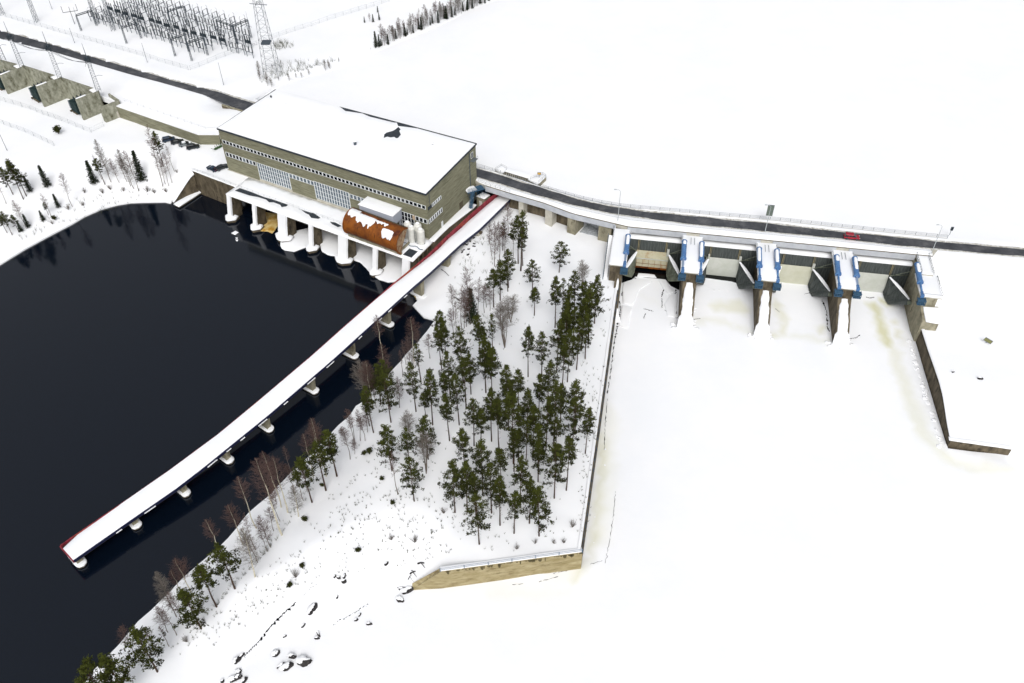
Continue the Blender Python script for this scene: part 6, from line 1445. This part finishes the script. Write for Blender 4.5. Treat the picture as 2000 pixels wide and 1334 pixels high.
def sign(px, py, z, w_, h_, ph, m, lb, ang=DANG, tilt=0):
    p = G(px, py, z); t = thing('sign', lb, 'sign', p, rz=ang); M = MB(); M.tube((0, 0, -.3), (0, 0, ph+h_*.5), .07, n=5); M.build('post', GALV, t, local=True)
    M = MB(); M.box((0, -.1, ph+h_/2), (w_, .1, h_)); M.build('board', m, t, local=True)
    M = MB(); M.box((0, -.1, ph+h_+.04), (w_+.16, .16, .08)); M.box((0, -.1, ph-.04), (w_+.16, .16, .08)); M.box((-w_/2-.04, -.1, ph+h_/2), (.08, .16, h_)); M.box((w_/2+.04, -.1, ph+h_/2), (.08, .16, h_)); M.build('rim', RAIL, t, local=True)
    t.rotation_euler = (0, tilt, ang); return t
sign(1499, 433, 13.2, 1.7, 3.6, 2.3, mat('grey_green_board', (.10, .13, .11), (.16, .19, .16), 2), 'tall grey green board standing upstream of the dam road railing')
sign(1053, 349, 13.4, 1.0, .7, 1.6, mat('yellow_board', (.6, .36, .08)), 'small yellow orange sign on the intake platform')
sign(1855, 457, 13.2, .6, 1.1, 1.4, PORC, 'small dark sign beyond the right end of the dam railing')
sign(1923, 672, 4.2, 1.9, 1.0, 1.1, mat('olive_board', (.2, .2, .08)), 'small olive sign leaning in the snow field right of the spillway', ang=-.6, tilt=.25)
# footbridge between hall gable and dam road
fbp = thing('footbridge', 'blue steel footbridge with stairs between the hall gable and the dam road', 'footbridge', B(80, -21, 13))
a, b = B(79.2, -21.2, 13.6), SE[2]+Vector((-1.0, .2, -.4)); d_ = (b-a); d_.z = 0; L_ = d_.length; d_.normalize(); s_ = Vector((-d_.y, d_.x, 0)); s_ = s_ if s_.y > 0 else -s_
M = MB(); M.prism([a-s_*1.2, b-s_*1.2, b+s_*1.2, a+s_*1.2], 13.3, 13.6); M.build('deck', BLUEG, fbp)
M = MB(); snow_cap(M, [a-s_*.9, a+d_*L_*.55-s_*.9, a+d_*L_*.55+s_*1.4, a+s_*1.4], 13.6, .5); M.build('snow', SNOW, fbp, smooth=True)
M = MB()
for sg in (-1.2,):
    for k in range(9): q = a+d_*L_*k/8+s_*sg; M.tube(q, q+Vector((0, 0, 1.3)), .05, n=4); M.tube(q, q+d_*.6+Vector((0, 0, -2.6-(k % 2)))*.8, .06, n=4)
    for z in (.45, .9, 1.3): M.tube(a+s_*sg+Vector((0, 0, z)), b+s_*sg+Vector((0, 0, z)), .05, n=4)
M.build('railing', BLUEG, fbp)
M = MB(); st0 = a+d_*1.5-s_*1.5; st1 = G(919, 408, 9.2)
for k in range(15):
    q = st0.lerp(st1, k/15); M.box(q, (.35, 1.3, .06), rz=math.atan2((st1-st0).y, (st1-st0).x))
M.tube(st0+Vector((0, 0, 1)), st1+Vector((0, 0, 1)), .05, n=4); M.tube(st0, st1, .12, n=4); M.build('stairs', BLUEG, fbp)
vh = thing('valve_hut', 'small concrete hut with snowy roof under the blue footbridge', 'hut', G(942, 392, 8)); P = [G(931, 384, 10), G(946, 389, 10), G(957, 382, 10), G(942, 377, 10)]
M = MB(); M.prism(P, 5, 10); M.build('wall', CONC, vh); M = MB(); snow_cap(M, P, 10, .35); M.build('snow', SNOW, vh, smooth=True)
M = MB(); M.box((P[0]+P[1])/2+Vector((0, -.06, -2.2)), (1.0, .1, 2.0), rz=math.atan2((P[1]-P[0]).y, (P[1]-P[0]).x)); M.build('door', TANKW, vh)
# stairs on the left pier
st = thing('pier_stairs', 'snowy stairs with dotted blue handrail down the left end of the dam', 'stairs', D(-4.3, 8, 6)); M = MB()
for k in range(18): M.box(D(-4.6, 3+k*.75, 12.2-k*.33), (1.2, .7, .25), rz=DANG)
M.build('step', CONC, st); M = MB(); M.hexa([D(-5.1, 3, 12.3), D(-4.1, 3, 12.3), D(-4.1, 16.5, 6.8), D(-5.1, 16.5, 6.8)], [D(-5.1, 3, 12.6), D(-4.1, 3, 12.6), D(-4.1, 16.5, 7.0), D(-5.1, 16.5, 7.0)]); M.build('snow', SNOW, st)
M = MB(); M.tube(D(-5.3, 3, 13.2), D(-5.3, 16.5, 7.7), .05, n=4)
for k in range(24): q = D(-5.3, 3, 13.2).lerp(D(-5.3, 16.5, 7.7), k/23); M.tube(q, q-Vector((0, 0, 1.1)), .07, n=4)
M.build('handrail', BLUEG, st)
# rocks
def rock(px, py, w_, l_, h_, ang, lb, name='rock', snow=.5, z0=2, seed=0, grp=None):
    p = on_ground(px, py, z0); t = thing(name, lb, 'rock', p, grp, rz=ang); M = MB(); n1, n2 = 7, 11; vs = []
    for i in range(n1+1):
        for j in range(n2):
            th_ = math.pi*i/n1; ph = 2*math.pi*j/n2; d = Vector((math.sin(th_)*math.cos(ph), math.sin(th_)*math.sin(ph), math.cos(th_))); k = 1+.35*noise.noise(d*1.6+Vector((seed*3.1, 0, 0)))
            vs.append((d.x*l_/2*k, d.y*w_/2*k, d.z*h_*k))
    M.add(vs, [(i*n2+j, (i+1)*n2+j, (i+1)*n2+(j+1) % n2, i*n2+(j+1) % n2) for i in range(n1) for j in range(n2)]); M.build('stone', ROCK, t, local=True)
    if snow:
        S = MB(); vs2 = []
        for i in range(4):
            for j in range(n2):
                th_ = math.pi*.36*i/3*snow*2; ph = 2*math.pi*j/n2; d = Vector((math.sin(th_)*math.cos(ph), math.sin(th_)*math.sin(ph), math.cos(th_))); k = 1+.35*noise.noise(d*1.6+Vector((seed*3.1, 0, 0)))
                vs2.append((d.x*l_/2*k*1.05-.12*l_, d.y*w_/2*k*1.05+.1*w_, d.z*h_*k*1.04+.12))
        S.add(vs2, [(i*n2+j, (i+1)*n2+j, (i+1)*n2+(j+1) % n2, i*n2+(j+1) % n2) for i in range(3) for j in range(n2)]); S.build('snow', SNOW, t, smooth=True, local=True)
    return t
RK = [(613, 1187, 1.2, 2.6, 1.1, .9, 'large dark boulder on the lower slope, highest of the boulders'), (606, 1197, .9, 1.3, .7, .5, 'small boulder just below the large dark boulder'), (593, 1222, .5, 1.3, .4, .9, 'slim dark rock below the large boulder'), (622, 1239, .5, 1.6, .45, -1.0, 'slim leaning rock right of the slim dark rock'), (619, 1247, .5, 1.2, .4, 0, 'flat rock under the slim leaning rock'),
 (540, 1277, 1.2, 1.7, .9, .8, 'dark pointed boulder left in the lower boulder group'), (571, 1283, .9, 1.7, .8, -.2, 'dark boulder in the middle of the lower boulder group'), (550, 1301, .7, 1.9, .7, .7, 'slim boulder at the left foot of the lower group'), (561, 1303, 1.4, 2.6, 1.0, .6, 'snow capped boulder in the middle of the lower group'), (595, 1293, 2.0, 2.6, 1.3, .1, 'big round snow capped boulder right in the lower group'),
 (557, 1243, .4, .9, .3, .6, 'tiny rock above the lower boulder group'), (464, 1290, 1.0, 1.9, .9, .9, 'dark boulder at the end of the long crack'), (474, 1280, .5, 1.5, .5, 1.0, 'slim rock touching the end of the long crack'), (467, 1311, 1.1, 1.1, .8, 1.3, 'greyish rock below the crack end'), (456, 1327, 1.2, 1.8, .8, .4, 'pale grey rock at the bottom edge'), (466, 1323, .9, 1.6, .8, .5, 'dark rock right of the pale grey bottom rock'), (478, 1329, .8, 1.6, .7, 1.1, 'dark upright rock at the bottom photo edge'), (435, 1331, .8, .8, .5, 0, 'small dark rock left at the bottom photo edge'),
 (673, 1125, .6, 1.5, .5, 1.4, 'curved dark rock at the upper end of the crack'), (672, 1136, .8, 1.2, .6, .2, 'dark rock just below the curved rock'), (661, 1129, .5, 1.1, .4, -.3, 'small dark rock left of the curved rock'), (654, 1126, .5, .8, .4, 1.2, 'tiny dark rock left of the three upper rocks'), (755, 1101, .6, 1.2, .5, .8, 'small dark rock on the open slope left of the driftwood'), (703, 1201, .4, 1.0, .4, 1.1, 'thin dark rock in the open snow below the slope'), (696, 1211, .5, 1.0, .4, .5, 'small dark rock under the thin one in the open snow'), (721, 1219, .6, 1.4, .4, .1, 'flat dark rock alone in the open snow'), (659, 1166, .4, .9, .4, 1.3, 'tiny pointed rock in the open snow below the slope'),
 (797, 1153, 1.4, 3.2, .9, .4, 'black boulder at the left tip of the end wall'), (785, 1151, .6, 1.6, .5, 0, 'slim black rock left of the wall tip boulder'), (782, 1172, 1.2, 1.8, .7, -.4, 'grey rock in the snow below the wall tip'),
 (1915, 740, .8, 1.6, .5, 0, 'flat dark rock on the right snow field'), (1861, 727, .5, .8, .4, .4, 'tiny dark rock near the right channel wall')]
for i, r_ in enumerate(RK): rock(*r_, snow=.5 if r_[2] > .85 else .3, seed=i, grp='rocks in the snow')
rnd = random.Random(12)
for i in range(22):
    x = 902+rnd.random()*26; y = 463+rnd.random()*36
    t = rock(x, y, rnd.uniform(.3, .8), rnd.uniform(.4, 1.1), .4, rnd.uniform(0, 3), 'small black rock in the scatter of rocks beside the upper flume', snow=.25, z0=6, seed=i+50, grp='scatter of small rocks by the flume')
def logp(px, py, px2, py2, r, lb):
    a, b = on_ground(px, py, 3), on_ground(px2, py2, 3); M = MB(); M.path([a+Vector((0, 0, .2)), a.lerp(b, .5)+Vector((0, 0, .5)), b+Vector((0, 0, .25))], r, r*.5, 5); M.path([a.lerp(b, .5)+Vector((0, 0, .5)), a.lerp(b, .6)+Vector((.8, -1.2, .3))], r*.5, r*.2, 4)
    tag(M.build('driftwood', ROCK), lb, 'driftwood', 'driftwood near the end wall')
logp(816, 1102, 829, 1101, .22, 'forked dark driftwood closest to the end wall railing'); logp(801, 1122, 812, 1117, .2, 'dark driftwood left of the forked piece'); logp(797, 1133, 804, 1124, .1, 'thin driftwood stick below the dark one'); logp(803, 1115, 808, 1118, .08, 'tiny driftwood stick near the end wall'); logp(776, 1149, 803, 1150, .08, 'long thin driftwood pole at the tip of the end wall')
logp(862, 527, 877, 540, .12, 'thin fallen branch by the land pillar of the flume'); logp(898, 603-15, 885, 596-15, .2, 'dark fallen branch on the ice near the flume')
# long crack along the foot of the island
M = MB()
for k, (pts, ww) in enumerate([([(720, 1180), (700, 1192), (672, 1208), (650, 1220)], .18), ([(578, 1176), (560, 1192), (545, 1206), (530, 1222), (518, 1236), (508, 1250)], .5), ([(508, 1250), (498, 1260), (486, 1272), (476, 1282)], .3), ([(592, 1164), (602, 1152), (620, 1140)], .12)]):
    P = resample([on_ground(x, y, 1) for x, y in pts], 40); A = []; Bq = []
    for i, p in enumerate(P):
        t_ = (P[min(i+1, 39)]-P[max(0, i-1)]).normalized(); nn = Vector((-t_.y, t_.x, 0)).normalized(); ww_ = ww*max(.02, .4+1.6*noise.noise((i*.6, k, 3))); z = ground_z(p.x, p.y)+.04; q = p+nn*noise.noise((i*.5, k, 9))*.4
        A.append(Vector((q.x, q.y, z))+nn*ww_); Bq.append(Vector((q.x, q.y, z))-nn*ww_*.4)
    M.sheet(A, Bq)
tag(M.build('shore_crack', DARKW), 'dark broken crack line along the foot of the island slope', 'cracks', kind='stuff')
